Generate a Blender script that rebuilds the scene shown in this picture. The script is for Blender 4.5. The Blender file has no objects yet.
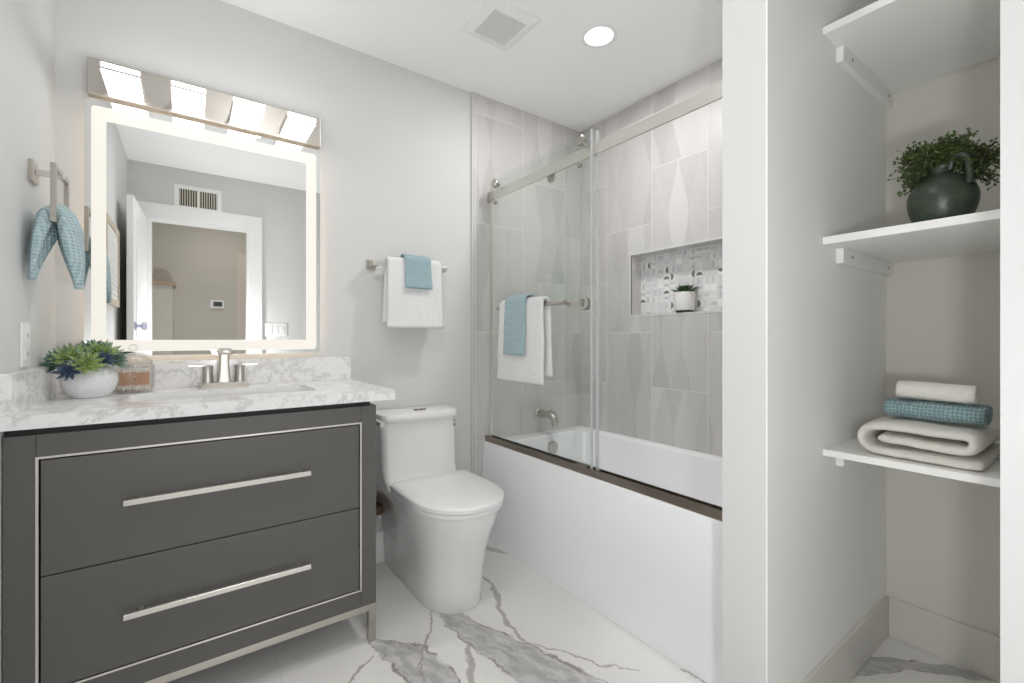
import bpy, bmesh, math, random
from mathutils import Vector, Matrix, noise

random.seed(7)
S = bpy.context.scene
C = S.collection
PI = math.pi

# ------------------------------------------------------------------ camera, world, lights, exposure
cam_d = bpy.data.cameras.new('camera')
cam_d.sensor_width = 36.0
cam_d.lens = 15.844
cam_d.shift_y = -0.0029
cam_d.clip_start = 0.02
cam = bpy.data.objects.new('camera', cam_d)
C.objects.link(cam)
cam.location = (0, 0, 1.077)
cam.rotation_euler = (PI / 2, 0, -math.radians(35.838))
S.camera = cam

S.view_settings.view_transform = 'Standard'
S.view_settings.look = 'None'
S.view_settings.gamma = 1.0
S.view_settings.use_curve_mapping = False
S.view_settings.exposure = 0.06

world = bpy.data.worlds.new('world')
S.world = world
world.use_nodes = True
world.node_tree.nodes['Background'].inputs[0].default_value = (0.9, 0.95, 1.0, 1)
world.node_tree.nodes['Background'].inputs[1].default_value = 0.3
S.cycles.max_bounces = 12
S.cycles.diffuse_bounces = 8
S.cycles.glossy_bounces = 5
S.cycles.transparent_max_bounces = 16
S.cycles.sample_clamp_indirect = 6.0


def lamp(name, kind, loc, power, rot=(0, 0, 0), color=(1, 1, 1), **kw):
    d = bpy.data.lights.new(name, kind)
    d.energy = power
    d.color = color
    for k, v in kw.items():
        setattr(d, k, v)
    o = bpy.data.objects.new(name, d)
    o.location = loc
    o.rotation_euler = rot
    C.objects.link(o)
    return o


# flash of the photographer, bounced off the ceiling
lamp('bounce_flash', 'SPOT', (0.12, 0.05, 0.95), 13, rot=Vector((0.62, 0.80, 1.3)).to_track_quat('-Z', 'Y').to_euler(), color=(0.96, 0.98, 1.0),
     spot_size=math.radians(115), spot_blend=1.0, shadow_soft_size=0.02)
lamp('fill_lamp', 'POINT', (0.20, -0.08, 0.985), 18.5, color=(0.96, 0.98, 1.0), shadow_soft_size=0.04)  # added point fill near the camera, brightens closet and tub apron
# recessed downlight in view near the shower, then an unseen disk lamp added as fill
lamp('ceiling_disk_lamp', 'AREA', (1.493, 1.404, 2.418), 7.6, color=(1.0, 0.99, 0.98), shape='DISK', size=0.11)
lamp('ceiling_disk_lamp', 'AREA', (0.35, 0.82, 2.418), 4.5, color=(1.0, 0.99, 0.98), shape='DISK', size=0.11)
# hall ceiling lamp behind the open door
lamp('hall_lamp', 'AREA', (0.3, -1.0, 2.40), 3.6, color=(1.0, 0.95, 0.88), shape='DISK', size=0.2)
SHADE_GLOW = 4.1
BAND_GLOW = 0.74
BACKLIGHT_GLOW = 5.0


# ------------------------------------------------------------------ node helpers
class NT:
    def __init__(s, name):
        s.m = bpy.data.materials.new(name)
        s.m.use_nodes = True
        s.t = s.m.node_tree
        s.n = s.t.nodes
        s.b = s.n['Principled BSDF']
        s.out = s.n['Material Output']

    def link(s, a, b):
        s.t.links.new(a, b)

    def set(s, sock, v):
        if isinstance(v, V):
            s.link(v.s, sock)
        elif hasattr(v, 'is_output'):
            s.link(v, sock)
        else:
            sock.default_value = v

    def math(s, op, *a, clamp=False):
        n = s.n.new('ShaderNodeMath')
        n.operation = op
        n.use_clamp = clamp
        for i, v in enumerate(a):
            s.set(n.inputs[i], v)
        return V(s, n.outputs[0])

    def coord(s, kind='Object'):
        return s.n.new('ShaderNodeTexCoord').outputs[kind]

    def pos(s):
        return s.n.new('ShaderNodeNewGeometry').outputs['Position']

    def xyz(s, vec):
        n = s.n.new('ShaderNodeSeparateXYZ')
        s.link(vec, n.inputs[0])
        return [V(s, o) for o in n.outputs]

    def vec(s, x, y, z=0.0):
        n = s.n.new('ShaderNodeCombineXYZ')
        for i, v in enumerate((x, y, z)):
            s.set(n.inputs[i], v)
        return n.outputs[0]

    def noise(s, vec, scale, detail=2.0, rough=0.5, dist=0.0, out=0):
        n = s.n.new('ShaderNodeTexNoise')
        s.link(vec, n.inputs['Vector'])
        n.inputs['Scale'].default_value = scale
        n.inputs['Detail'].default_value = detail
        n.inputs['Roughness'].default_value = rough
        n.inputs['Distortion'].default_value = dist
        return V(s, n.outputs[out])

    def white(s, vec):
        n = s.n.new('ShaderNodeTexWhiteNoise')
        n.noise_dimensions = '3D'
        s.link(vec, n.inputs['Vector'])
        return V(s, n.outputs['Value'])

    def voronoi(s, vec, scale, feature='F1'):
        n = s.n.new('ShaderNodeTexVoronoi')
        n.feature = feature
        s.link(vec, n.inputs['Vector'])
        n.inputs['Scale'].default_value = scale
        return V(s, n.outputs['Distance'])

    def mix(s, f, a, b):
        n = s.n.new('ShaderNodeMix')
        n.data_type = 'RGBA'
        s.set(n.inputs[0], f)
        for k, v in ((6, a), (7, b)):
            s.set(n.inputs[k], v if not isinstance(v, tuple) else (*v[:3], 1))
        return V(s, n.outputs[2])

    def bump(s, h, strength=0.3, dist=0.002):
        n = s.n.new('ShaderNodeBump')
        n.inputs['Strength'].default_value = strength
        n.inputs['Distance'].default_value = dist
        s.set(n.inputs['Height'], h)
        s.link(n.outputs[0], s.b.inputs['Normal'])

    def step(s, v, lo, hi):
        n = s.n.new('ShaderNodeMapRange')
        n.interpolation_type = 'SMOOTHSTEP'
        s.set(n.inputs['Value'], v)
        n.inputs['From Min'].default_value = lo
        n.inputs['From Max'].default_value = hi
        return V(s, n.outputs[0])

    def base(s, v):
        s.set(s.b.inputs['Base Color'], v if not isinstance(v, tuple) else (*v[:3], 1))

    def p(s, **kw):
        for k, v in kw.items():
            s.set(s.b.inputs[k.replace('_', ' ')], v)


class V:
    def __init__(s, nt, sock):
        s.nt, s.s = nt, sock

    def _o(s, op, b, r=False):
        return s.nt.math(op, b, s) if r else s.nt.math(op, s, b)

    def __add__(s, b): return s._o('ADD', b)
    def __radd__(s, b): return s._o('ADD', b, True)
    def __sub__(s, b): return s._o('SUBTRACT', b)
    def __rsub__(s, b): return s._o('SUBTRACT', b, True)
    def __mul__(s, b): return s._o('MULTIPLY', b)
    def __rmul__(s, b): return s._o('MULTIPLY', b, True)
    def __truediv__(s, b): return s._o('DIVIDE', b)
    def floor(s): return s.nt.math('FLOOR', s)
    def frac(s): return s.nt.math('FRACT', s)
    def abs(s): return s.nt.math('ABSOLUTE', s)
    def sin(s): return s.nt.math('SINE', s)
    def cos(s): return s.nt.math('COSINE', s)
    def sqrt(s): return s.nt.math('SQRT', s)
    def max(s, b): return s._o('MAXIMUM', b)
    def min(s, b): return s._o('MINIMUM', b)
    def gt(s, b): return s._o('GREATER_THAN', b)
    def lt(s, b): return s._o('LESS_THAN', b)
    def mod(s, b): return s._o('FLOORED_MODULO', b)


def plain(name, col, rough=0.5, metal=0.0, mottle=0.0, scale=40, **kw):
    """procedural material: colour with a faint noise mottling"""
    t = NT(name)
    if mottle:
        n = t.noise(t.pos(), scale, 3.0)
        t.base(t.mix(n, tuple(c * (1 - mottle) for c in col), tuple(min(1, c * (1 + mottle)) for c in col)))
    else:
        t.base(col)
    t.p(Roughness=rough, Metallic=metal, **kw)
    return t.m


def paint(name, col, rough=0.55):
    t = NT(name)
    t.base(col)
    t.p(Roughness=rough)
    t.bump(t.noise(t.pos(), 180, 3.0), 0.04, 0.001)
    return t.m


def glow(name, col, strength):
    t = NT(name)
    t.base((0.22, 0.22, 0.21))
    t.p(Roughness=0.5, Specular_IOR_Level=0.2)
    t.b.inputs['Emission Color'].default_value = (*col, 1)
    t.b.inputs['Emission Strength'].default_value = strength
    return t.m


def brushed(name, col, rough=0.3):
    t = NT(name)
    x, y, z = t.xyz(t.pos())
    n = t.noise(t.vec(x * 30.0, y * 30.0, z * 900.0), 1.0, 2.0)
    t.base(col)
    t.p(Metallic=1.0, Roughness=n * 0.12 + (rough - 0.06))
    return t.m


def thin_glass(name, tint, refl=1.0):
    """architectural glass: clear transmission plus mirror reflection by Fresnel"""
    t = NT(name)
    tr = t.n.new('ShaderNodeBsdfTransparent')
    tr.inputs[0].default_value = (*tint, 1)
    gl = t.n.new('ShaderNodeBsdfGlossy')
    gl.inputs['Roughness'].default_value = 0.0
    g = t.n.new('ShaderNodeNewGeometry')
    dt = t.n.new('ShaderNodeVectorMath')
    dt.operation = 'DOT_PRODUCT'
    t.link(g.outputs['Incoming'], dt.inputs[0])
    t.link(g.outputs['Normal'], dt.inputs[1])
    c = 1.0 - V(t, dt.outputs['Value']).abs()
    f = (c * c * c * c * c * 0.96 + 0.04) * refl
    mx = t.n.new('ShaderNodeMixShader')
    t.set(mx.inputs[0], f)
    t.link(tr.outputs[0], mx.inputs[1])
    t.link(gl.outputs[0], mx.inputs[2])
    t.link(mx.outputs[0], t.out.inputs[0])
    return t.m


def terry(name, col, amount=0.8):
    t = NT(name)
    n = t.noise(t.pos(), 230, 3.0, 0.75)
    big = t.noise(t.pos(), 45, 2.0)
    t.base(t.mix(t.step(n, 0.3, 0.7), tuple(c * 0.90 for c in col), col))
    t.p(Roughness=0.95, Sheen_Weight=0.25, Specular_IOR_Level=0.1)
    t.bump(n + big * 0.8, amount, 0.006)
    return t.m


def waffle(name, col, dark, ax, pitch=0.0115):
    """waffle-weave cloth: ax names the two world axes of the weave"""
    t = NT(name)
    c = t.xyz(t.pos())
    k = 2 * PI / pitch
    wp = t.noise(t.pos(), 70, 2.0) * 5.0
    h = (c[ax[0]] * k + wp).sin() * 0.5 + (c[ax[1]] * k + wp).sin() * 0.5
    n = t.noise(t.pos(), 300, 2.0, 0.6)
    h2 = h + (n - 0.5) * 2.2
    t.base(t.mix(t.step(h2, -0.7, 0.6), dark, col))
    t.p(Roughness=0.95, Sheen_Weight=0.2, Specular_IOR_Level=0.1)
    t.bump(h2, 0.7, 0.003)
    return t.m


# ------------------------------------------------------------------ materials
M = {}
M['wall'] = paint('wall_paint', (0.67, 0.67, 0.662))
M['ceiling'] = paint('ceiling_paint', (0.92, 0.92, 0.915), 0.7)
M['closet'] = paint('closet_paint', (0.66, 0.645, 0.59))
M['closet_side_lit'] = paint('closet_side_lit_paint', (0.89, 0.88, 0.86))  # same paint as the walls, colour lightened to stand in for missing light
M['hall'] = paint('hall_paint', (0.56, 0.53, 0.47))
M['trim'] = paint('trim_paint', (0.86, 0.86, 0.855), 0.35)
M['closet_trim'] = paint('closet_trim_paint', (0.66, 0.645, 0.60), 0.35)
M['shelf'] = paint('shelf_paint', (0.86, 0.855, 0.83), 0.45)
M['nickel'] = brushed('brushed_nickel', (0.56, 0.53, 0.49), 0.36)
M['nickel_dark'] = brushed('dark_nickel', (0.33, 0.29, 0.245), 0.34)
M['nickel_light'] = brushed('satin_nickel', (0.78, 0.755, 0.72), 0.32)
M['roller'] = brushed('roller_steel', (0.50, 0.48, 0.45), 0.22)
M['chrome'] = plain('chrome', (0.72, 0.72, 0.72), 0.08, 1.0)
M['bronze'] = plain('bronze_valve', (0.20, 0.13, 0.09), 0.3, 0.9, 0.2)
M['cabinet'] = plain('vanity_lacquer', (0.106, 0.103, 0.096), 0.42, 0, 0.05, 120)
M['cabinet_dark'] = plain('vanity_shadow_gap', (0.012, 0.012, 0.012), 0.6)
M['china'] = plain('white_china', (0.80, 0.80, 0.795), 0.12, 0, 0.01, 12, Coat_Weight=0.4)
M['acrylic'] = plain('white_tub_acrylic', (0.92, 0.92, 0.94), 0.2, 0, 0.01, 8)
M['seat'] = plain('white_toilet_seat', (0.82, 0.82, 0.82), 0.22, 0, 0.01, 12)
M['plastic'] = plain('white_plastic', (0.82, 0.82, 0.81), 0.35, 0, 0.01, 20)
M['black'] = plain('black_rubber', (0.02, 0.02, 0.02), 0.5, 0, 0.1)
M['grey_print'] = plain('grey_print', (0.25, 0.25, 0.26), 0.5, 0, 0.05)
M['dark_slot'] = plain('dark_slot', (0.045, 0.042, 0.04), 0.8, 0, 0.1)
M['vent_dark'] = plain('vent_interior_grey', (0.22, 0.21, 0.20), 0.8, 0, 0.1)  # plain darker grey behind the fan louvers
M['glass'] = thin_glass('shower_glass', (0.972, 0.982, 0.975), 1.0)
M['jar_glass'] = thin_glass('jar_glass', (0.965, 0.965, 0.96), 1.6)
M['seal'] = plain('clear_vinyl_seal', (0.75, 0.77, 0.78), 0.2, 0, 0.02, 30, Transmission_Weight=0.3)
M['mirror'] = plain('mirror_silver', (0.93, 0.94, 0.93), 0.0, 1.0)
M['band'] = glow('mirror_led_band', (1.0, 0.955, 0.86), BAND_GLOW)
M['backlight'] = glow('mirror_backlight', (1.0, 0.80, 0.60), BACKLIGHT_GLOW)
M['shade'] = glow('frosted_lamp_glass', (1.0, 0.985, 0.97), SHADE_GLOW)
M['down'] = glow('downlight_diffuser', (1.0, 0.97, 0.94), 8.0)
M['towel_white'] = terry('white_terry', (0.94, 0.94, 0.935))
M['towel_cream'] = terry('cream_terry', (0.82, 0.79, 0.72))
M['waffle_xz'] = waffle('blue_waffle_cloth', (0.45, 0.60, 0.645), (0.31, 0.45, 0.50), (0, 2), 0.009)
M['waffle_yz'] = waffle('blue_waffle_towel', (0.50, 0.645, 0.68), (0.34, 0.48, 0.53), (1, 2), 0.011)
M['waffle_teal'] = waffle('teal_waffle_towel', (0.33, 0.46, 0.475), (0.17, 0.275, 0.295), (1, 2), 0.0085)
M['waffle_hang'] = waffle('pale_blue_waffle_cloth', (0.56, 0.69, 0.72), (0.36, 0.51, 0.56), (1, 2), 0.010)
M['soil'] = plain('dark_soil', (0.03, 0.022, 0.015), 0.9, 0, 0.4, 200)
M['swab_stick'] = plain('peach_swab_stick', (0.72, 0.40, 0.22), 0.6, 0, 0.05)
M['cotton'] = plain('cotton', (0.85, 0.82, 0.78), 0.95, 0, 0.05, 300)
M['wood'] = plain('tan_wood', (0.45, 0.33, 0.24), 0.5, 0, 0.15, 30)
M['tan'] = plain('tan_frame', (0.55, 0.46, 0.36), 0.5, 0, 0.1, 30)
M['pink_door'] = paint('hall_door_paint', (0.66, 0.58, 0.52), 0.4)
M['screen'] = plain('thermostat_screen', (0.06, 0.065, 0.06), 0.2, 0, 0.1)
M['crystal'] = plain('crystal_knob', (0.74, 0.76, 0.95), 0.05, 0, 0.02, 30, Transmission_Weight=0.5)


def floor_material():
    t = NT('marble_porcelain_floor')
    x, y, z = t.xyz(t.pos())
    p = t.pos()
    wx = t.noise(p, 3.2, 5.0, 0.6) - 0.5
    wy = t.noise(t.vec(x + 7.3, y - 3.1, 0.4), 3.2, 5.0, 0.6) - 0.5
    fx = t.noise(p, 17, 4.0, 0.6) - 0.5
    fy = t.noise(t.vec(x - 2.1, y + 5.7, 0.9), 17, 4.0, 0.6) - 0.5
    X = x + wx * 0.10 + fx * 0.05
    Y = y + wy * 0.10 + fy * 0.05

    def seg(a, b, w0, w1):
        """0..1 inside a vein running from a to b, half-width w0 to w1"""
        dx, dy = b[0] - a[0], b[1] - a[1]
        L2 = dx * dx + dy * dy
        h = t.math('ADD', ((X - a[0]) * dx + (Y - a[1]) * dy) * (1 / L2), 0.0, clamp=True)
        ex = X - a[0] - h * dx
        ey = Y - a[1] - h * dy
        d = (ex * ex + ey * ey).sqrt()
        w = h * (w1 - w0) + w0
        return d / w

    def line(pts, ws):
        r = None
        for i in range(len(pts) - 1):
            s = seg(pts[i], pts[i + 1], ws[i], ws[i + 1])
            r = s if r is None else r.min(s)
        return r

    wide = line([(0.83, 1.60), (0.862, 1.42), (0.905, 1.22), (0.945, 1.02), (1.02, 0.75), (0.98, 0.3)],
                [0.028, 0.060, 0.085, 0.10, 0.12, 0.10])
    wide = wide.min(line([(0.53, 1.60), (0.56, 1.54), (0.62, 1.44), (0.64, 1.30), (0.58, 1.05)],
                         [0.012, 0.040, 0.070, 0.06, 0.05]))
    wide = wide.min(line([(1.235, 1.985), (1.27, 1.92), (1.30, 1.85)], [0.02, 0.018, 0.006]))
    wide = wide.min(line([(1.74, 0.56), (1.90, 0.47), (1.99, 0.37), (2.09, 0.26)], [0.03, 0.032, 0.02, 0.02]))
    wide = wide.min(line([(-0.3, 0.9), (0.1, 0.5), (0.5, -0.1)], [0.05, 0.08, 0.05]))
    thin = line([(1.10, 1.78), (1.045, 1.53), (0.985, 1.38), (0.988, 1.26), (1.058, 1.128), (1.106, 1.035), (1.202, 0.93)],
                [0.012, 0.013, 0.010, 0.007, 0.006, 0.006, 0.004])
    thin = thin.min(line([(0.79, 1.63), (0.74, 1.53), (0.66, 1.44)], [0.005, 0.008, 0.008]))
    thin = thin.min(line([(0.80, 1.37), (0.765, 1.30), (0.713, 1.22), (0.70, 1.05)], [0.012, 0.016, 0.012, 0.01]))
    thin = thin.min(line([(0.50, 1.53), (0.435, 1.475), (0.405, 1.44), (0.42, 1.3)], [0.006, 0.008, 0.009, 0.006]))
    thin = thin.min(line([(1.30, 0.86), (1.32, 0.78)], [0.008, 0.012]))
    thin = thin.min(line([(0.72, 1.5), (0.63, 1.40), (0.57, 1.25)], [0.006, 0.007, 0.006]))
    cloudn = t.noise(t.vec(X * 30.0 + Y * 9.0, Y * 10.0, 0.0), 1.0, 5.0, 0.62)
    body = 1.0 - t.step(wide, 0.72, 1.0)
    edge = (t.step(wide, 0.78, 0.95)) * (1.0 - t.step(wide, 0.95, 1.08))
    veins = 1.0 - t.step(thin, 0.35, 1.0)
    soft = 1.0 - t.step(wide, 0.9, 2.6)
    c = t.mix(t.noise(p, 2.5, 3.0), (0.775, 0.757, 0.732), (0.83, 0.82, 0.805))
    c = t.mix(soft * 0.22, c, (0.60, 0.585, 0.565))
    g = t.mix(t.step(cloudn, 0.35, 0.68), (0.33, 0.325, 0.315), (0.58, 0.57, 0.555))
    c = t.mix(body * 0.85, c, g)
    c = t.mix(edge * t.step(cloudn, 0.36, 0.54) * 0.9, c, (0.22, 0.20, 0.185))
    c = t.mix(veins * 0.75, c, (0.34, 0.32, 0.30))
    # joints between the slabs
    jx = (((x - 0.244) / 0.60 + 0.5).frac() - 0.5).abs() * 0.60
    jy = (((y - 1.02) / 1.20 + 0.5).frac() - 0.5).abs() * 1.20
    joint = (jx.min(jy)).lt(0.0013)
    c = t.mix(joint * 0.5, c, (0.62, 0.61, 0.59))
    t.base(c)
    t.p(Roughness=0.22, Specular_IOR_Level=0.45)
    return t.m


def tile_material(name, ax):
    """large vertical wall tiles with interlocking wavy leaf bands; ax = horizontal axis of the wall"""
    t = NT(name)
    c = t.xyz(t.pos())
    z = c[2]
    if ax == 1:
        u = c[1] - 1.240          # long wall: joints at y 1.240, 1.572, 1.903
        W, z0 = 0.332, 1.112
    else:
        u = c[0] - 1.619          # back wall: joints at x 1.619, 1.942, start 1.274
        W, z0 = 0.330, 1.114
    col = (u / W).floor()
    if ax == 1:
        zoff = col.mod(2.0) * 0.303 + 0.808
    else:
        zoff = (1.0 - col.mod(2.0)) * -0.303 + 1.112 + col.mod(2.0) * 0.0
        zoff = zoff + 0.303 * 1.0 - col.mod(2.0) * 0.303
        zoff = col.mod(2.0) * -0.303 + 1.415 - 0.0
    H = 0.604
    row = ((z - zoff) / H).floor()
    fu = (u / W).frac() * W
    fz = ((z - zoff) / H).frac() * H
    joint = (fu.min(W - fu)).min(fz.min(H - fz)).lt(0.0017)
    # wavy bands: boundaries swing left and right along the height so that neighbours close into leaves
    q = fu * (1 / 0.062) + t.white(t.vec(col, row, 7.0))
    i = q.floor()
    f = q - i
    sg = 1.0 - i.mod(2.0) * 2.0
    sw = (z * (2 * PI / 0.62) + t.white(t.vec(col, row, 3.0)) * 6.0).sin() * 0.46 * sg
    idx = i - f.lt(sw) + f.gt(1.0 - sw)
    h1 = t.white(t.vec(idx, col, row))
    h2 = t.white(t.vec(idx + 31.0, col + 5.0, row))
    tone = h1 * 0.55 + h2 * 0.45
    grain = t.noise(t.vec(c[0] * 260.0, c[1] * 260.0, z * 9.0), 1.0, 3.0, 0.6)
    tone = tone + (grain - 0.5) * 0.5
    colr = t.mix(tone, (0.495, 0.482, 0.47), (0.66, 0.647, 0.63))
    colr = t.mix(joint, colr, (0.74, 0.73, 0.72))
    t.base(colr)
    t.p(Roughness=0.38)
    t.bump(1.0 - joint, 0.3, 0.001)
    return t.m


def mosaic_material():
    t = NT('niche_mosaic')
    c = t.xyz(t.pos())
    s = 0.040
    u = c[1] / s
    v = c[2] / s
    iu, iv = u.floor(), v.floor()
    fu, fv = u.frac() - 0.5, v.frac() - 0.5
    h = t.white(t.vec(iu, iv, 1.0))
    o = t.white(t.vec(iu, iv, 2.0))
    k = t.white(t.vec(iu, iv, 3.0))
    sw = o.gt(0.5)
    a = fu * sw + fv * (1.0 - sw)
    b = fv * sw + fu * (1.0 - sw)
    a = a * (t.white(t.vec(iu, iv, 4.0)).gt(0.5) * 2.0 - 1.0)
    r = ((a + 0.30) * (a + 0.30) + b * b).sqrt()
    half = r.lt(0.46) * a.gt(-0.30)
    pale = t.mix(h, (0.70, 0.71, 0.73), (0.88, 0.88, 0.86))
    mid = t.mix(k, (0.50, 0.52, 0.57), (0.72, 0.72, 0.72))
    mid = t.mix(h.gt(0.93), mid, (0.22, 0.21, 0.20))
    colr = t.mix(half * k.gt(0.22), pale, mid)
    g = (0.5 - fu.abs()).min(0.5 - fv.abs()).lt(0.035)
    t.base(t.mix(g, colr, (0.67, 0.67, 0.662)))
    t.p(Roughness=0.25)
    return t.m


def counter_material():
    t = NT('carrara_counter')
    p = t.pos()
    w = t.noise(p, 7, 5.0, 0.6)
    x, y, z = t.xyz(p)
    n = t.noise(t.vec(x + w * 0.25, y + w * 0.25, z + w * 0.2), 9, 6.0, 0.62)
    v = (n - 0.5).abs()
    c = t.mix(t.noise(p, 5, 4.0), (0.82, 0.815, 0.81), (0.90, 0.90, 0.905))
    c = t.mix((1.0 - t.step(v, 0.0, 0.055)) * 0.45, c, (0.46, 0.45, 0.44))
    c = t.mix(t.step(t.noise(p, 55, 3.0), 0.56, 0.72) * 0.24, c, (0.50, 0.475, 0.44))
    t.base(c)
    t.p(Roughness=0.16)
    return t.m


def pot_material(name, col, rough, sc, amount, dark):
    t = NT(name)
    n = t.noise(t.pos(), sc, 4.0, 0.65)
    t.base(t.mix(t.step(n, 0.38, 0.7), col, dark))
    t.p(Roughness=rough)
    t.bump(n, amount, 0.003)
    return t.m


def leaf_material(name, core, mid, tip):
    """leaf colour runs from the leaf's root to its tip (stored per vertex)"""
    t = NT(name)
    a = t.n.new('ShaderNodeAttribute')
    a.attribute_name = 'along'
    f = V(t, a.outputs['Fac'])
    c = t.mix(t.step(f, 0.05, 0.55), core, mid)
    c = t.mix(t.step(f, 0.6, 1.0), c, tip)
    t.base(c)
    t.p(Roughness=0.45)
    return t.m


M['floor'] = floor_material()
M['tile_long'] = tile_material('wavy_tile_side', 1)
M['tile_back'] = tile_material('wavy_tile_back', 0)
M['mosaic'] = mosaic_material()
M['counter'] = counter_material()
M['pot_white'] = pot_material('white_rough_ceramic', (0.80, 0.80, 0.81), 0.75, 75, 0.35, (0.74, 0.74, 0.76))
M['pot_small'] = pot_material('speckled_white_pot', (0.83, 0.82, 0.79), 0.6, 160, 0.1, (0.72, 0.71, 0.68))
M['green_glaze'] = pot_material('dark_green_glaze', (0.024, 0.036, 0.023), 0.36, 38, 0.25, (0.045, 0.060, 0.040))
M['leaf_a'] = leaf_material('yellow_green_succulent', (0.55, 0.60, 0.14), (0.38, 0.50, 0.17), (0.16, 0.26, 0.20))
M['leaf_b'] = leaf_material('blue_green_succulent', (0.36, 0.46, 0.20), (0.19, 0.31, 0.21), (0.09, 0.15, 0.17))
M['leaf_c'] = leaf_material('slate_blue_succulent', (0.14, 0.19, 0.21), (0.09, 0.13, 0.21), (0.06, 0.08, 0.15))
M['leaf_d'] = leaf_material('dark_green_succulent', (0.12, 0.20, 0.07), (0.05, 0.10, 0.04), (0.02, 0.05, 0.02))
M['foliage'] = plain('small_leaf_green', (0.055, 0.095, 0.018), 0.5, 0, 0.5, 90)
M['stem'] = plain('dark_twig', (0.045, 0.032, 0.02), 0.7, 0, 0.2)


# ------------------------------------------------------------------ mesh helpers
def obj(name, bm, mat, parent=None, smooth=False, loc=None):
    me = bpy.data.meshes.new(name)
    bmesh.ops.recalc_face_normals(bm, faces=bm.faces)
    bm.to_mesh(me)
    bm.free()
    me.materials.append(M[mat] if isinstance(mat, str) else mat)
    if smooth:
        me.polygons.foreach_set('use_smooth', [True] * len(me.polygons))
        if smooth != 'all':
            me.set_sharp_from_angle(angle=math.radians(38))
    o = bpy.data.objects.new(name, me)
    C.objects.link(o)
    if parent is not None:
        o.parent = parent
        o.matrix_parent_inverse = Matrix.Translation(parent.location).inverted() if parent.type == 'EMPTY' else Matrix.Identity(4)
    if loc:
        o.location = loc
    return o


def thing(name, label, cat, loc=(0, 0, 0), group=None):
    o = bpy.data.objects.new(name, None)
    o.empty_display_size = 0.05
    o.location = loc
    C.objects.link(o)
    return tag(o, label, cat, group)


def tag(o, label, cat, group=None, kind=None):
    if label:
        o['label'] = label
    if cat:
        o['category'] = cat
    if group:
        o['group'] = group
    if kind:
        o['kind'] = kind
    return o


def struct(name, bm, mat, smooth=False):
    o = obj(name, bm, mat, smooth=smooth)
    o['kind'] = 'structure'
    return o


def box(bm, x0, x1, y0, y1, z0, z1, bev=0.0, seg=2):
    r = bmesh.ops.create_cube(bm, size=1.0)
    vs = r['verts']
    bmesh.ops.scale(bm, vec=(x1 - x0, y1 - y0, z1 - z0), verts=vs)
    bmesh.ops.translate(bm, vec=((x0 + x1) / 2, (y0 + y1) / 2, (z0 + z1) / 2), verts=vs)
    if bev:
        es = list({e for v in vs for e in v.link_edges})
        bmesh.ops.bevel(bm, geom=es, offset=bev, segments=seg, profile=0.5, affect='EDGES')
    return bm


def bx(*a, **k):
    return box(bmesh.new(), *a, **k)


def loft(bm, rings, close=True, cap0=True, cap1=True):
    """rings: lists of equally many points"""
    vr = [[bm.verts.new(p) for p in r] for r in rings]
    n = len(vr[0])
    for a, b in zip(vr, vr[1:]):
        for i in range(n if close else n - 1):
            j = (i + 1) % n
            try:
                bm.faces.new((a[i], a[j], b[j], b[i]))
            except ValueError:
                pass
    if cap0:
        bm.faces.new(vr[0])
    if cap1:
        bm.faces.new(list(reversed(vr[-1])))
    return bm


def lathe(bm, prof, cx, cy, cz=0.0, n=32, axis='z'):
    """prof: (radius, height); a radius of 0 closes the end"""
    rings = []
    for r, h in prof:
        ring = []
        for i in range(n):
            a = 2 * PI * i / n
            c, s = max(r, 1e-4) * math.cos(a), max(r, 1e-4) * math.sin(a)
            if axis == 'z':
                ring.append((cx + c, cy + s, cz + h))
            elif axis == 'y':
                ring.append((cx + c, cy + h, cz + s))
            else:
                ring.append((cx + h, cy + c, cz + s))
        rings.append(ring)
    return loft(bm, rings)


def frame(bm, axis, u0, u1, v0, v1, w0, w1, t0, t1, bev=0.0):
    """rectangular frame: bars w wide along v-ends (w0) and u-ends (w1), thickness t0..t1 along the axis"""
    for a0, a1, c0, c1 in ((u0, u1, v0, v0 + w0), (u0, u1, v1 - w0, v1), (u0, u0 + w1, v0 + w0, v1 - w0), (u1 - w1, u1, v0 + w0, v1 - w0)):
        if axis == 'y':
            box(bm, a0, a1, t0, t1, c0, c1, bev)
        else:
            box(bm, t0, t1, a0, a1, c0, c1, bev)
    return bm


def lt(*a, **k):
    return lathe(bmesh.new(), *a, **k)


def tube(bm, pts, rad, n=10, cap=True):
    pts = [Vector(p) for p in pts]
    rads = list(rad) if isinstance(rad, (list, tuple)) else [rad] * len(pts)
    rads += [rads[-1]] * (len(pts) - len(rads))
    rings = []
    up = Vector((0, 0, 1))
    for i, p in enumerate(pts):
        d = (pts[min(i + 1, len(pts) - 1)] - pts[max(i - 1, 0)]).normalized()
        ref = up if abs(d.dot(up)) < 0.95 else Vector((1, 0, 0))
        a = d.cross(ref).normalized()
        b = a.cross(d).normalized()
        if i and (a.dot(last) < 0):
            a, b = -a, -b
        last = a
        rings.append([p + (a * math.cos(2 * PI * k / n) + b * math.sin(2 * PI * k / n)) * rads[i] for k in range(n)])
    return loft(bm, rings, cap0=cap, cap1=cap)


def smooth_path(pts, steps=6):
    """Catmull-Rom through the points"""
    P = [Vector(p) for p in pts]
    P = [P[0] * 2 - P[1]] + P + [P[-1] * 2 - P[-2]]
    out = []
    for i in range(1, len(P) - 2):
        for k in range(steps):
            t = k / steps
            a, b, c, d = P[i - 1], P[i], P[i + 1], P[i + 2]
            out.append(0.5 * ((2 * b) + (c - a) * t + (2 * a - 5 * b + 4 * c - d) * t * t + (3 * b - a - 3 * c + d) * t ** 3))
    out.append(P[-2])
    return out


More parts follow.
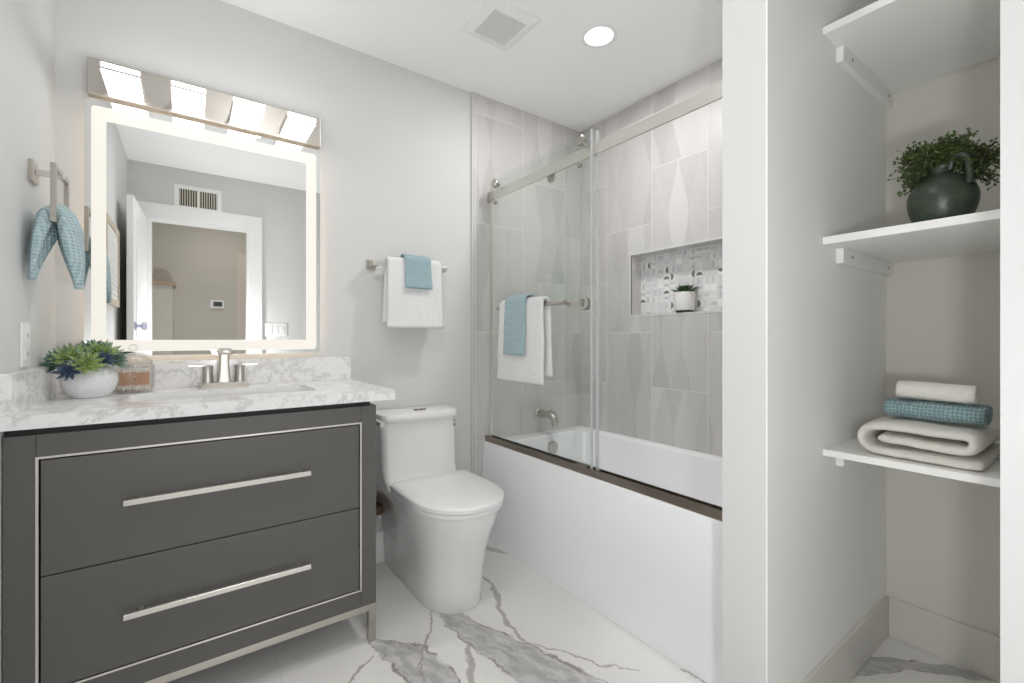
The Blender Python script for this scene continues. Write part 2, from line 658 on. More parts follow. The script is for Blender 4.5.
def resample(pts, step):
    pts = [Vector(p) for p in pts]
    out = [pts[0]]
    need = step
    for a, b in zip(pts, pts[1:]):
        L = (b - a).length
        pos = 0.0
        while L - pos >= need:
            pos += need
            out.append(a + (b - a) * (pos / L))
            need = step
        need -= L - pos
    if (out[-1] - pts[-1]).length > step * 0.4:
        out.append(pts[-1])
    return out


def ribbon(path, thick, width, to3d, n=24, step=0.008, wob=0.0, wscale=14.0, seed=0.0, flare=0.0):
    """a cloth of some thickness: a 2-d centre line swept over the width with soft edges"""
    P = resample([(p[0], p[1]) for p in path], step)
    m = len(P)
    nor = []
    for i in range(m):
        d = (P[min(i + 1, m - 1)] - P[max(i - 1, 0)]).normalized()
        nor.append(Vector((-d.y, d.x)))
    bm = bmesh.new()
    rings = []
    w0, w1 = width
    for k in range(n + 1):
        f = k / n
        e = min(k, n - k)
        th = thick * (0.45 if e == 0 else 0.85 if e == 1 else 1.0)
        L, R = [], []
        for i in range(m):
            ti = th * (0.55 if i in (0, m - 1) else 1.0)
            along = i / (m - 1)
            fl = flare * (abs(along - 0.5) * 2) ** 1.5
            w = w0 + (w1 - w0) * f + (f - 0.5) * 2 * fl
            q = to3d(w, P[i].x, P[i].y)
            dn = wob * noise.noise(Vector(q) * wscale + Vector((seed, seed * 2, 0)))
            a = P[i] + nor[i] * (ti / 2 + dn)
            b = P[i] - nor[i] * (ti / 2 - dn)
            L.append(to3d(w, a.x, a.y))
            R.append(to3d(w, b.x, b.y))
        rings.append(L + R[::-1])
    vr = [[bm.verts.new(p) for p in r] for r in rings]
    N = 2 * m
    for a, b in zip(vr, vr[1:]):
        for i in range(N):
            j = (i + 1) % N
            bm.faces.new((a[i], a[j], b[j], b[i]))
    for r in (vr[0], vr[-1]):
        for i in range(m - 1):
            bm.faces.new((r[i], r[i + 1], r[N - 2 - i], r[N - 1 - i]))
    return bm


def rrect(x0, x1, y0, y1, r, n=6):
    """rounded rectangle, counter-clockwise"""
    pts = []
    for cx, cy, a0 in ((x1 - r, y1 - r, 0), (x0 + r, y1 - r, PI / 2), (x0 + r, y0 + r, PI), (x1 - r, y0 + r, 1.5 * PI)):
        for k in range(n + 1):
            a = a0 + PI / 2 * k / n
            pts.append((cx + r * math.cos(a), cy + r * math.sin(a)))
    return pts


# ------------------------------------------------------------------ room shell
YB, XL, XR, ZC = 2.14, -0.36, 2.09, 2.428
FF, FB = -0.24, -0.36              # room face and hall face of the wall behind the camera
SX = 1.166                         # face of the closet wall
struct('floor', bx(-1.4, 2.3, -1.8, 2.3, -0.06, 0.0), 'floor')
struct('ceiling', bx(-1.4, 2.3, -1.8, 2.3, ZC, ZC + 0.06), 'ceiling')
struct('wall_back', bx(XL - 0.1, 2.3, YB, YB + 0.1, 0, ZC), 'wall')
struct('wall_left', bx(XL - 0.1, XL, FB, YB, 0, ZC), 'wall')
struct('wall_tile_back', bx(1.274, XR, YB - 0.012, YB, 0, ZC), 'tile_back')
struct('trim_1', bx(1.266, 1.274, YB - 0.0125, YB, 0, ZC), plain('tile_edge_trim', (0.62, 0.62, 0.60), 0.4, 0, 0.03))
# long tiled wall with its niche
NY0, NY1, NZ0, NZ1, ND = 1.02, 1.715, 1.213, 1.558, 0.09
b = bmesh.new()
box(b, XR, XR + 0.14, 0.650, NY0, 0, ZC)
box(b, XR, XR + 0.14, NY1, YB, 0, ZC)
box(b, XR, XR + 0.14, NY0, NY1, 0, NZ0)
box(b, XR, XR + 0.14, NY0, NY1, NZ1, ZC)
struct('wall_right', b, 'tile_long')
struct('wall_niche', bx(XR + ND, XR + 0.14, NY0, NY1, NZ0, NZ1), 'mosaic')
b = bmesh.new()
frame(b, 'x', NY0 - 0.010, NY1 + 0.010, NZ0 - 0.010, NZ1 + 0.010, 0.010, 0.010, XR - 0.002, XR + 0.006)
struct('trim_2', b, plain('pencil_trim', (0.66, 0.655, 0.64), 0.35, 0, 0.03))
# wall between tub and closet, closet, wall on its other side
struct('wall_stub', bx(SX, XR + 0.14, 0.538, 0.650, 0, ZC), 'wall')
struct('wall_tile_front', bx(1.40, XR, 0.650, 0.658, 0, ZC), 'tile_back')
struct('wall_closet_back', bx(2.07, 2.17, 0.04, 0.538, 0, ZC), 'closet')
struct('wall_closet_side', bx(SX, 2.07, 0.534, 0.538, 0, ZC), 'closet_side_lit')
struct('wall_closet_front', bx(SX, 2.17, FF, 0.1405, 0, ZC), 'wall')
struct('baseboard_closet_back', bx(2.060, 2.07, 0.1405, 0.525, 0, 0.142, bev=0.003), 'closet_trim')
struct('baseboard_closet_side', bx(SX + 0.004, 2.07, 0.525, 0.534, 0, 0.142, bev=0.003), 'closet_trim')
struct('baseboard_back', bx(0.56, 1.264, YB - 0.015, YB, 0, 0.149, bev=0.003), 'trim')
# wall with the doorway, hall behind it
b = bmesh.new()
DX0, DX1, DH = -0.233, 0.434, 2.015
box(b, XL - 0.1, DX0, FB, FF, 0, ZC)
box(b, DX1, 2.3, FB, FF, 0, ZC)
box(b, DX0, DX1, FB, FF, DH, ZC)
struct('wall_front', b, 'wall')
b = bmesh.new()
box(b, DX1, DX1 + 0.098, FF, FF + 0.016, 0, DH, bev=0.002)
box(b, DX0 - 0.098, DX0, FF, FF + 0.016, 0, DH, bev=0.002)
box(b, DX0 - 0.098, DX1 + 0.098, FF, FF + 0.016, DH, DH + 0.108, bev=0.002)
box(b, DX1 - 0.012, DX1 - 0.0005, FB, FF - 0.001, 0, DH - 0.013)
box(b, DX0 + 0.0005, DX0 + 0.012, FB, FF - 0.001, 0, DH - 0.013)
box(b, DX0 + 0.0005, DX1 - 0.0005, FB, FF - 0.001, DH - 0.012, DH - 0.0005)
struct('trim_3', b, 'trim')
struct('wall_hall', bx(-1.4, 2.3, -1.75, -1.65, 0, ZC), 'hall')
struct('wall_hall_left', bx(-1.4, -1.3, -1.65, FB, 0, ZC), 'hall')
struct('wall_hall_right', bx(2.2, 2.3, -1.65, FB, 0, ZC), 'hall')
b = bmesh.new()
box(b, -0.42, -0.11, -1.65, -1.35, 0, 1.60)
struct('wall_hall_partition', b, 'hall')
struct('trim_4', bx(-0.44, -0.09, -1.65, -1.33, 1.60, 1.635, bev=0.004), 'wood')
# hall door, partly seen
d = bmesh.new()
box(d, 0.45, 0.54, -1.65, -1.63, 0, 2.03, bev=0.002)
box(d, 0.54, 1.20, -1.65, -1.635, 0, 1.97, bev=0.002)
struct('door_2', d, 'pink_door')

# bathroom door standing open along the left wall
hx, hy = -0.247, FF + 0.02
ang = math.radians(-2.5)
b = bmesh.new()
box(b, -0.035, 0.0, 0.0, 0.66, 0.012, 2.0, bev=0.002)
for z0, z1 in ((0.22, 0.92), (1.08, 1.86)):
    box(b, -0.003, 0.004, 0.11, 0.55, z0, z1, bev=0.002)
R = Matrix.Translation((hx, hy, 0)) @ Matrix.Rotation(-ang, 4, 'Z')
bmesh.ops.transform(b, matrix=R, verts=b.verts)
door = struct('door_1', b, 'trim')
b = bmesh.new()
lathe(b, [(0.0, 0.0), (0.028, 0.0), (0.028, 0.006), (0.011, 0.010), (0.011, 0.030), (0.024, 0.036), (0.029, 0.048), (0.024, 0.060), (0.0, 0.064)], 0.0, 0.60, 1.16, n=12, axis='x')
bmesh.ops.transform(b, matrix=R, verts=b.verts)
k = obj('door_knob', b, 'crystal', door, smooth=True)
k['label'] = 'faceted glass door knob'

# ------------------------------------------------------------------ vanity
VY = 1.59
van = thing('vanity_cabinet', 'grey two-drawer bathroom vanity cabinet with nickel trim and base', 'cabinet', (0.1, 1.86, 0))
b = bmesh.new()
FX0, FX1, FZ0, FZ1 = -0.302, 0.497, 0.193, 0.784
box(b, -0.357, FX0, VY, VY + 0.02, 0.135, 0.839)
box(b, FX1, 0.549, VY, VY + 0.02, 0.135, 0.839)
box(b, FX0 + 0.0012, FX1 - 0.0012, VY, VY + 0.02, 0.135, FZ0)
box(b, FX0 + 0.0012, FX1 - 0.0012, VY, VY + 0.02, FZ1, 0.839)
box(b, -0.357, -0.339, VY + 0.02, 2.12, 0.135, 0.839)
box(b, 0.531, 0.549, VY + 0.02, 2.12, 0.135, 0.839)
box(b, -0.339, 0.531, VY + 0.02, 2.12, 0.135, 0.153)
box(b, -0.339, 0.531, 2.102, 2.12, 0.153, 0.839)
obj('body', b, 'cabinet', van)
b = bmesh.new()
box(b, -0.357, 0.531, VY + 0.012, VY + 0.03, 0.839, 0.8565)
box(b, -0.357, -0.339, VY + 0.03, 2.12, 0.839, 0.8565)
box(b, 0.513, 0.531, VY + 0.03, 2.12, 0.839, 0.8565)
obj('top_riser', b, 'cabinet_dark', van)
b = bmesh.new()
tw = 0.0055
frame(b, 'y', FX0, FX1, FZ0, FZ1, tw, tw, VY - 0.003, VY + 0.006)
obj('trim_strip', b, 'nickel_light', van)
for k, (z0, z1, hz) in enumerate(((0.4865, FZ1 - tw - 0.004, 0.643), (FZ0 + tw + 0.002, 0.4835, 0.342))):
    b = bmesh.new()
    box(b, FX0 + tw + 0.0035, FX1 - tw - 0.0035, VY - 0.001, VY + 0.019, z0, z1, bev=0.0012)
    dr = obj('drawer', b, 'cabinet', van)
    dr['label'] = ('upper drawer front', 'lower drawer front')[k]
    h = bmesh.new()
    box(h, -0.135, 0.326, VY - 0.034, VY - 0.022, hz - 0.0075, hz + 0.0075, bev=0.001)
    for xx in (-0.105, 0.290):
        box(h, xx, xx + 0.010, VY - 0.023, VY - 0.0012, hz - 0.005, hz + 0.005)
    obj('handle', h, 'nickel_light', dr)
b = bmesh.new()
box(b, -0.357, 0.549, VY, VY + 0.024, 0.113, 0.135, bev=0.001)
box(b, -0.357, 0.549, 2.09, 2.114, 0.113, 0.135, bev=0.001)
box(b, 0.525, 0.549, VY + 0.024, 2.09, 0.113, 0.135)
box(b, -0.357, -0.333, VY + 0.024, 2.09, 0.113, 0.135)
obj('base_frame', b, 'nickel', van)
for xx in (-0.357, 0.523):
    for yy in (VY, 2.088):
        obj('leg', bx(xx, xx + 0.026, yy, yy + 0.026, 0, 0.113, bev=0.0015), 'nickel', van)

# toilet-roll post on the vanity's flank
ph = thing('paper_holder', 'short nickel square-bar paper holder on the flank of the vanity by the toilet tank', 'holder', (0.549, 1.86, 0.80))
obj('mounting_plate', bx(0.549, 0.557, 1.83, 1.875, 0.722, 0.767, bev=0.001), 'nickel', ph)
b = bmesh.new()
box(b, 0.557, 0.62, 1.843, 1.861, 0.735, 0.753, bev=0.001)
box(b, 0.604, 0.622, 1.70, 1.8425, 0.735, 0.753, bev=0.001)
obj('bar', b, 'nickel_light', ph)

# ------------------------------------------------------------------ countertop with splashes and basin
CT0, CT1 = 0.8565, 0.891
CYF = 1.572
ct = thing('countertop', 'grey-veined white marble countertop with backsplash and undermount basin', 'countertop', (0.13, 1.86, CT0))
bx0, bx1, by0, by1 = -0.15, 0.385, 1.73, 1.96
b = bmesh.new()
outer = [(XL + 0.001, CYF), (0.614, CYF), (0.614, YB - 0.001), (XL + 0.001, YB - 0.001)]
inner = rrect(bx0, bx1, by0, by1, 0.03)
# slab as frame around the basin cut-out
def slab_frame(bm, z0, z1):
    n = len(inner)
    def side(p):
        # radial match of the inner ring on the outer rectangle
        cx, cy = (bx0 + bx1) / 2, (by0 + by1) / 2
        dx, dy = p[0] - cx, p[1] - cy
        s = 1e9
        for lim, d_, c_ in ((outer[0][0], dx, cx), (outer[1][0], dx, cx), (outer[0][1], dy, cy), (outer[2][1], dy, cy)):
            if abs(d_) > 1e-9 and (lim - c_) / d_ > 0:
                s = min(s, (lim - c_) / d_)
        return (cx + dx * s, cy + dy * s)
    ring = [side(p) for p in inner]
    # snap the nearest ring point to each outer corner
    for c_ in outer:
        i = min(range(n), key=lambda q: (ring[q][0] - c_[0]) ** 2 + (ring[q][1] - c_[1]) ** 2)
        ring[i] = c_
    seqs = [[(x, y, z0) for x, y in inner], [(x, y, z0) for x, y in ring], [(x, y, z1) for x, y in ring], [(x, y, z1) for x, y in inner]]
    loft(bm, seqs + [seqs[0]], cap0=False, cap1=False)
    bmesh.ops.remove_doubles(bm, verts=bm.verts, dist=1e-5)
slab_frame(b, CT0, CT1)
obj('slab', b, 'counter', ct)
obj('backsplash', bx(XL + 0.021, 0.614, YB - 0.021, YB - 0.001, CT1, 0.994, bev=0.0015), 'counter', ct)
obj('side_splash', bx(XL + 0.001, XL + 0.021, CYF, YB - 0.001, CT1, 0.992, bev=0.0015), 'counter', ct)
b = bmesh.new()
rings = []
for ins, z in ((0.0008, CT1 - 0.003), (0.002, CT1 - 0.006), (0.010, 0.80), (0.03, 0.765), (0.07, 0.752)):
    rings.append([(x, y, z) for x, y in rrect(bx0 + ins, bx1 - ins, by0 + ins, by1 - ins, 0.035)])
loft(b, rings, cap0=False)
basin = obj('basin', b, 'china', ct, smooth=True)
basin['label'] = 'white rectangular undermount basin'
obj('drain', lt([(0.0, 0.0), (0.022, 0.0), (0.022, 0.004), (0.0, 0.005)], 0.115, 1.85, 0.752, n=20), 'nickel', ct, smooth=True)

# ------------------------------------------------------------------ faucet
fx, fy, fz = 0.117, 2.05, CT1
fa = thing('bathroom_faucet', 'brushed nickel two-handle centerset faucet behind the basin', 'faucet', (fx, fy, fz))
b = bmesh.new()
loft(b, [[(x, y, fz + h) for x, y in rrect(fx - w, fx + w, fy - d_, fy + d_, 0.012)] for w, d_, h in ((0.083, 0.028, 0.0), (0.080, 0.027, 0.006), (0.070, 0.024, 0.020))])
obj('base_plate', b, 'nickel', fa, smooth=True)
b = bmesh.new()
rings = []
for h, w, dd in ((0.020, 0.022, 0.02), (0.04, 0.019, 0.018), (0.08, 0.0165, 0.016), (0.12, 0.016, 0.016), (0.147, 0.0165, 0.017)):
    rings.append([(x, y, fz + h) for x, y in rrect(fx - w, fx + w, fy - dd, fy + dd, 0.006)])
loft(b, rings)
box(b, fx - 0.0175, fx + 0.0175, fy - 0.115, fy + 0.018, fz + 0.128, fz + 0.149, bev=0.002)
obj('spout', b, 'nickel', fa, smooth=True)
for s in (-1, 1):
    hx_ = fx + s * 0.052
    hb = lt([(0.0, 0.018), (0.019, 0.018), (0.0185, 0.03), (0.0165, 0.05), (0.017, 0.075), (0.018, 0.083), (0.0, 0.086)], hx_, fy, fz, n=20)
    hh = obj('handle', hb, 'nickel', fa, smooth=True)
    lv = bmesh.new()
    box(lv, min(hx_ + s * 0.006, hx_ + s * 0.062), max(hx_ + s * 0.006, hx_ + s * 0.062), fy - 0.007, fy + 0.007, fz + 0.079, fz + 0.088, bev=0.002)
    obj('lever', lv, 'nickel_light', hh)

# ------------------------------------------------------------------ mirror with its lit band
mi = thing('lighted_mirror', 'frameless rectangular wall mirror with a glowing border', 'mirror', (0.097, YB, 1.016))
MX0, MX1, MZ0, MZ1, MY = -0.284, 0.478, 1.016, 1.904, 2.105
def rr_xz(x0, x1, z0, z1, r, y):
    return [(x, y, z) for x, z in rrect(x0, x1, z0, z1, r)]
b = bmesh.new()
loft(b, [rr_xz(MX0, MX1, MZ0, MZ1, 0.02, MY + 0.005), rr_xz(MX0, MX1, MZ0, MZ1, 0.02, MY)])
obj('mirror_glass', b, 'mirror', mi)
b = bmesh.new()
o_ = rr_xz(-0.266, 0.461, 1.031, 1.882, 0.012, MY - 0.0012)
i_ = rr_xz(-0.227, 0.420, 1.072, 1.835, 0.003, MY - 0.0012)
o2 = [(x, MY - 0.0002, z) for x, y, z in o_]
i2 = [(x, MY - 0.0002, z) for x, y, z in i_]
loft(b, [o2, o_, i_, i2], cap0=False, cap1=False)
lb = obj('lit_band', b, 'band', mi)
lb['label'] = 'warm white glowing border band'
obj('housing', bx(MX0 + 0.05, MX1 - 0.05, MY + 0.005, YB, MZ0 + 0.06, MZ1 - 0.06), 'black', mi)
b = bmesh.new()
o_ = rr_xz(MX0 + 0.030, MX1 - 0.030, MZ0 + 0.030, MZ1 - 0.030, 0.02, MY + 0.0052)
i_ = rr_xz(MX0 + 0.046, MX1 - 0.046, MZ0 + 0.046, MZ1 - 0.046, 0.02, MY + 0.0052)
loft(b, [o_, [(x, y + 0.006, z) for x, y, z in o_], [(x, y + 0.006, z) for x, y, z in i_], i_, o_], cap0=False, cap1=False)
obj('backlight_strip', b, 'backlight', mi)

# ------------------------------------------------------------------ vanity light bar
vl = thing('vanity_light', 'nickel bar light with four glowing glass shades above the mirror', 'light', (0.1, YB, 1.98))
b = bmesh.new()
box(b, -0.276, 0.479, 2.104, YB, 1.921, 2.045, bev=0.002)
obj('back_plate', b, 'nickel', vl)
for x0, x1 in ((-0.225, -0.122), (-0.045, 0.058), (0.137, 0.243), (0.317, 0.424)):
    b = bmesh.new()
    box(b, x0, x1, 2.075, 2.103, 1.9605, 1.966, bev=0.001)
    box(b, x0, x0 + 0.003, 1.931, 2.103, 1.936, 1.960)
    box(b, x1 - 0.003, x1, 1.931, 2.103, 1.936, 1.960)
    sh = obj('shade', b, 'nickel_light', vl)
    obj('diffuser', bx(x0 + 0.0032, x1 - 0.0032, 1.930, 2.102, 1.9345, 1.960), 'shade', sh)
    obj('front_clip', bx(x0, x1, 1.927, 1.9298, 1.9375, 1.9435), 'nickel', sh)

# ------------------------------------------------------------------ outlet on the left wall
ou = thing('wall_outlet', 'white outlet cover plate on the left wall above the marble splash', 'outlet', (XL, 1.77, 1.06))
obj('cover_plate', bx(XL, XL + 0.006, 1.735, 1.810, 1.000, 1.120, bev=0.002), 'plastic', ou)
for zc in (1.035, 1.085):
    r = obj('receptacle', bx(XL + 0.006, XL + 0.0085, 1.755, 1.790, zc - 0.018, zc + 0.018, bev=0.001), 'plastic', ou)
    b = bmesh.new()
    for yy in (1.764, 1.778):
        box(b, XL + 0.0085, XL + 0.009, yy, yy + 0.002, zc - 0.006, zc + 0.006)
    obj('slots', b, 'grey_print', r)

# ------------------------------------------------------------------ towel ring and its cloth
rg = thing('towel_ring', 'square nickel towel ring on the left wall', 'towel ring', (XL, 1.85, 1.55))
obj('mounting_plate', bx(XL, XL + 0.010, 1.815, 1.880, 1.522, 1.582, bev=0.001), 'nickel', rg)
obj('post', bx(XL + 0.010, -0.292, 1.840, 1.856, 1.546, 1.562, bev=0.001), 'nickel_light', rg)
b = bmesh.new()
ya, yb, za, zb, w = 1.757, 1.940, 1.402, 1.566, 0.014
frame(b, 'x', ya, yb, za, zb, w, w, -0.306, -0.294, 0.001)
obj('ring', b, 'nickel', rg)
# cloth pulled through the ring: two pointed tails meeting in a gathered fold over the lower bar
b = bmesh.new()
path = [(-0.343, 1.765, 1.238, 0.004, 0.003), (-0.341, 1.772, 1.275, 0.028, 0.007), (-0.337, 1.790, 1.325, 0.052, 0.014), (-0.331, 1.815, 1.375, 0.066, 0.021),
        (-0.325, 1.838, 1.415, 0.066, 0.023), (-0.316, 1.848, 1.440, 0.056, 0.019), (-0.300, 1.848, 1.452, 0.050, 0.017),
        (-0.285, 1.848, 1.436, 0.056, 0.019), (-0.277, 1.842, 1.405, 0.066, 0.023), (-0.270, 1.830, 1.355, 0.066, 0.022),
        (-0.262, 1.815, 1.300, 0.052, 0.015), (-0.256, 1.805, 1.255, 0.026, 0.008), (-0.253, 1.80, 1.220, 0.004, 0.003)]
pp = smooth_path([Vector(p[:3]) for p in path], 5)
ww = smooth_path([Vector((p[3], p[4], 0)) for p in path], 5)
rings = []
for i, p in enumerate(pp):
    d = (pp[min(i + 1, len(pp) - 1)] - pp[max(i - 1, 0)]).normalized()
    side = Vector((0, 1, 0))
    nrm = d.cross(side).normalized()
    side = nrm.cross(d).normalized()
    ring = []
    for k in range(36):
        a = 2 * PI * k / 36
        fold = 1.0 + 0.35 * math.cos(5 * a + 0.6) * math.sin(a) ** 2
        ring.append(p + side * (math.cos(a) * ww[i].x) + nrm * (math.sin(a) * ww[i].y * fold + 0.006 * math.cos(math.cos(a) * 5.0 + i * 0.03)))
    rings.append(ring)
loft(b, rings)
tag(obj('face_cloth', b, 'waffle_hang', smooth='all'), 'pale blue waffle cloth pulled through the towel ring', 'cloth')

# ------------------------------------------------------------------ planter with succulents
px, py, pz = -0.250, 1.955, CT1
PS = 0.78
pl = thing('potted_succulents', 'round white ceramic pot of artificial-looking succulents on the counter', 'plant', (px, py, pz))
pl['label'] = 'round white ceramic pot overflowing with green and blue succulents on the counter'
prof = [(0.0, 0.0), (0.040, 0.0), (0.049, 0.006), (0.062, 0.026), (0.0685, 0.05), (0.065, 0.074), (0.054, 0.092), (0.042, 0.100), (0.037, 0.100), (0.037, 0.088), (0.0, 0.088)]
b = lt([(q.x, q.y) for q in smooth_path([Vector((r, h, 0)) for r, h in prof[:8]], 4)] + prof[8:], px, py, pz, n=40)
obj('pot', b, 'pot_white', pl, smooth=True)


def leaf(bm, lay, o, d, up, L, W, T, curl=0.25):
    """one pointed fleshy leaf from o along d"""
    d = d.normalized()
    s = d.cross(up).normalized()
    u = s.cross(d).normalized()
    rings = []
    prof_ = ((0.0, 0.35, 0.6), (0.25, 0.75, 1.0), (0.55, 1.0, 0.9), (0.8, 0.62, 0.6), (0.93, 0.28, 0.35), (1.0, 0.03, 0.05))
    for f, w, t_ in prof_:
        c = o + d * (L * f) + u * (curl * L * f * f)
        ring = [c + s * (W * w * math.cos(a)) + u * (T * t_ * math.sin(a)) for a in (0, PI / 3, 2 * PI / 3, PI, 4 * PI / 3, 5 * PI / 3)]
        rings.append((f, [bm.verts.new(q) for q in ring]))
    for f, r in rings:
        for v in r:
            v[lay] = f
    for (f0, a), (f1, c) in zip(rings, rings[1:]):
        for i in range(6):
            j = (i + 1) % 6
            bm.faces.new((a[i], a[j], c[j], c[i]))
    bm.faces.new(rings[-1][1])


def rosette(name, mat, parent, pos, axis, size, layers=4, per=7, wf=0.165):
    bm = bmesh.new()
    lay = bm.verts.layers.float.new('along')
    axis = Vector(axis).normalized()
    a0 = axis.orthogonal().normalized()
    b0 = axis.cross(a0)
    for L in range(layers):
        el = math.radians(12 + 68 * L / max(1, layers - 1) * 0.95)
        n = max(4, per - L)
        for k in range(n):
            a = 2 * PI * (k + 0.5 * (L % 2) + random.uniform(-0.12, 0.12)) / n
            rad = a0 * math.cos(a) + b0 * math.sin(a)
            d = rad * math.cos(el) + axis * math.sin(el)
            ln = size * (1.0 - 0.16 * L) * random.uniform(0.88, 1.1)
            leaf(bm, lay, Vector(pos) + axis * 0.003 * L, d, axis, ln, ln * wf, ln * 0.055)
    return obj(name, bm, mat, parent, smooth='all')


for (dx, dy, dz, ax, sz, mt, per) in (
        (-0.045, -0.045, 0.125, (-0.45, -0.5, 0.8), 0.070, 'leaf_a', 9),
        (0.035, -0.015, 0.135, (0.25, -0.3, 0.9), 0.068, 'leaf_a', 9),
        (0.002, -0.075, 0.107, (0.15, -0.9, 0.55), 0.060, 'leaf_a', 8),
        (-0.090, -0.005, 0.105, (-0.75, -0.45, 0.5), 0.062, 'leaf_b', 8),
        (0.075, -0.020, 0.112, (0.75, -0.35, 0.55), 0.050, 'leaf_b', 8),
        (0.005, 0.035, 0.140, (0.0, 0.3, 0.95), 0.062, 'leaf_b', 8),
        (-0.045, -0.085, 0.088, (-0.35, -0.95, 0.15), 0.046, 'leaf_c', 7),
        (0.048, -0.058, 0.118, (0.5, -0.75, 0.5), 0.040, 'leaf_c', 7)):
    r = rosette('succulent', mt, pl, (px + dx * PS, py + dy * PS, pz + dz), ax, sz * 0.85, 5, per + 2)
    if mt == 'leaf_c':
        r['label'] = 'slate blue succulent rosette'
b = bmesh.new()
for dx, dy, dz in ((-0.045, -0.045, 0.125), (0.035, -0.015, 0.135), (0.002, -0.075, 0.107), (-0.090, -0.005, 0.105), (0.075, -0.02, 0.112), (0.005, 0.035, 0.14), (-0.045, -0.085, 0.088), (0.048, -0.058, 0.118)):
    tube(b, smooth_path([(px + dx * 0.2, py + dy * 0.2, pz + 0.085), (px + dx * 0.4, py + dy * 0.4, pz + 0.105), (px + dx * PS, py + dy * PS, pz + dz)], 3), 0.005, 6)
obj('stems', b, 'leaf_b', pl, smooth=True)

# ------------------------------------------------------------------ jar of cotton swabs
jx_, jy_, jz_ = -0.150, 2.035, CT1
ja = thing('apothecary_jar', 'fluted clear glass jar with domed lid on the counter', 'jar', (jx_, jy_, jz_))
b = bmesh.new()
rings = []
NF = 72
def fl(k, r, a=0.018):
    return r * (1 + a * math.cos(k * 2 * PI * 18 / NF))
for r, h, a in ((0.001, 0.0, 0), (0.052, 0.0, 0), (0.057, 0.006, 0.01), (0.059, 0.02, 0.02), (0.060, 0.06, 0.02), (0.058, 0.09, 0.02), (0.052, 0.100, 0.0), (0.049, 0.100, 0.0), (0.055, 0.088, 0.0), (0.056, 0.02, 0.0), (0.05, 0.008, 0.0), (0.001, 0.008, 0)):
    rings.append([(jx_ + fl(k, r, a) * math.cos(2 * PI * k / NF), jy_ + fl(k, r, a) * math.sin(2 * PI * k / NF), jz_ + h) for k in range(NF)])
loft(b, rings)
obj('jar_body', b, 'jar_glass', ja, smooth=True)
b = lt([(0.001, 0.1305), (0.018, 0.129), (0.038, 0.121), (0.050, 0.108), (0.053, 0.1005), (0.055, 0.1005), (0.0535, 0.109), (0.040, 0.1245), (0.020, 0.133), (0.008, 0.135), (0.006, 0.140), (0.012, 0.146), (0.015, 0.155), (0.011, 0.164), (0.001, 0.167)], jx_, jy_, jz_, n=36)
obj('lid', b, 'jar_glass', ja, smooth=True)


def make_swab():
    t = thing('cotton_swab', 'peach-stick cotton swab inside the glass jar', 'cotton swab', (0, 0, 0), 'cotton swabs in the jar')
    obj('stick', lt([(0.0, -0.024), (0.0013, -0.024), (0.0013, 0.024), (0.0, 0.024)], 0, 0, 0, n=6), 'swab_stick', t, smooth=True)
    for s in (-1, 1):
        obj('cotton_tip', lt([(0.0, s * 0.022), (0.0026, s * 0.024), (0.0030, s * 0.030), (0.0020, s * 0.036), (0.0, s * 0.037)], 0, 0, 0, n=8), 'cotton', t, smooth=True)
    return t


sw = make_swab()
spots = []
for k in range(46):
    for tr in range(60):
        a, r = random.uniform(0, 2 * PI), 0.046 * math.sqrt(random.random())
        q = (r * math.cos(a), r * math.sin(a))
        if all((q[0] - s[0]) ** 2 + (q[1] - s[1]) ** 2 > 0.0059 ** 2 for s in spots):
            spots.append(q)
            break
for k, q in enumerate(spots):
    if k == 0:
        o = sw
    else:
        o = sw.copy()
        C.objects.link(o)
        for ch in sw.children:
            c = ch.copy()
            C.objects.link(c)
            c.parent = o
            c.matrix_parent_inverse = Matrix.Identity(4)
    o.location = (jx_ + q[0], jy_ + q[1], jz_ + 0.0455 + random.uniform(0, 0.003))
    sl = max(0.0, 1 - math.hypot(*q) / 0.040)
    o.rotation_euler = (random.uniform(-0.16, 0.16) * sl, random.uniform(-0.16, 0.16) * sl, random.uniform(0, 6))

# ------------------------------------------------------------------ toilet
tx = 0.897
tk = 0.890
to = thing('toilet', 'white one-piece skirted toilet with lid closed', 'toilet', (tx, 1.8, 0))


def bowl_ring(tip, hw, yback, z, yfrac=0.50, n=40, pw=2.25):
    """D-shaped plan: straight flanks at the back, rounded nose"""
    yc = tip + (yback - tip) * yfrac
    pts = []
    for k in range(n + 1):
        a = PI * k / n
        cx, sy = math.cos(a), math.sin(a)
        x = hw * math.copysign(abs(cx) ** (2 / pw), cx)
        y = yc - (yc - tip) * abs(sy) ** (2 / pw)
        pts.append((tx + x, y, z))
    pts += [(tx - hw * 0.99, yback - 0.02, z), (tx - hw * 0.9, yback, z), (tx + hw * 0.9, yback, z), (tx + hw * 0.99, yback - 0.02, z)]
    return pts


b = bmesh.new()
rings = []
for tip, hw, z, yf in ((1.548, 0.124, 0.0, 0.30), (1.541, 0.128, 0.01, 0.30), (1.536, 0.130, 0.08, 0.31), (1.526, 0.134, 0.16, 0.33), (1.506, 0.145, 0.23, 0.37),
                       (1.474, 0.165, 0.31, 0.44), (1.446, 0.181, 0.365, 0.50), (1.437, 0.186, 0.398, 0.50), (1.445, 0.181, 0.408, 0.50)):
    rings.append(bowl_ring(tip, hw, 2.125, z, yf))
loft(b, rings)
obj('bowl', b, 'china', to, smooth=True)
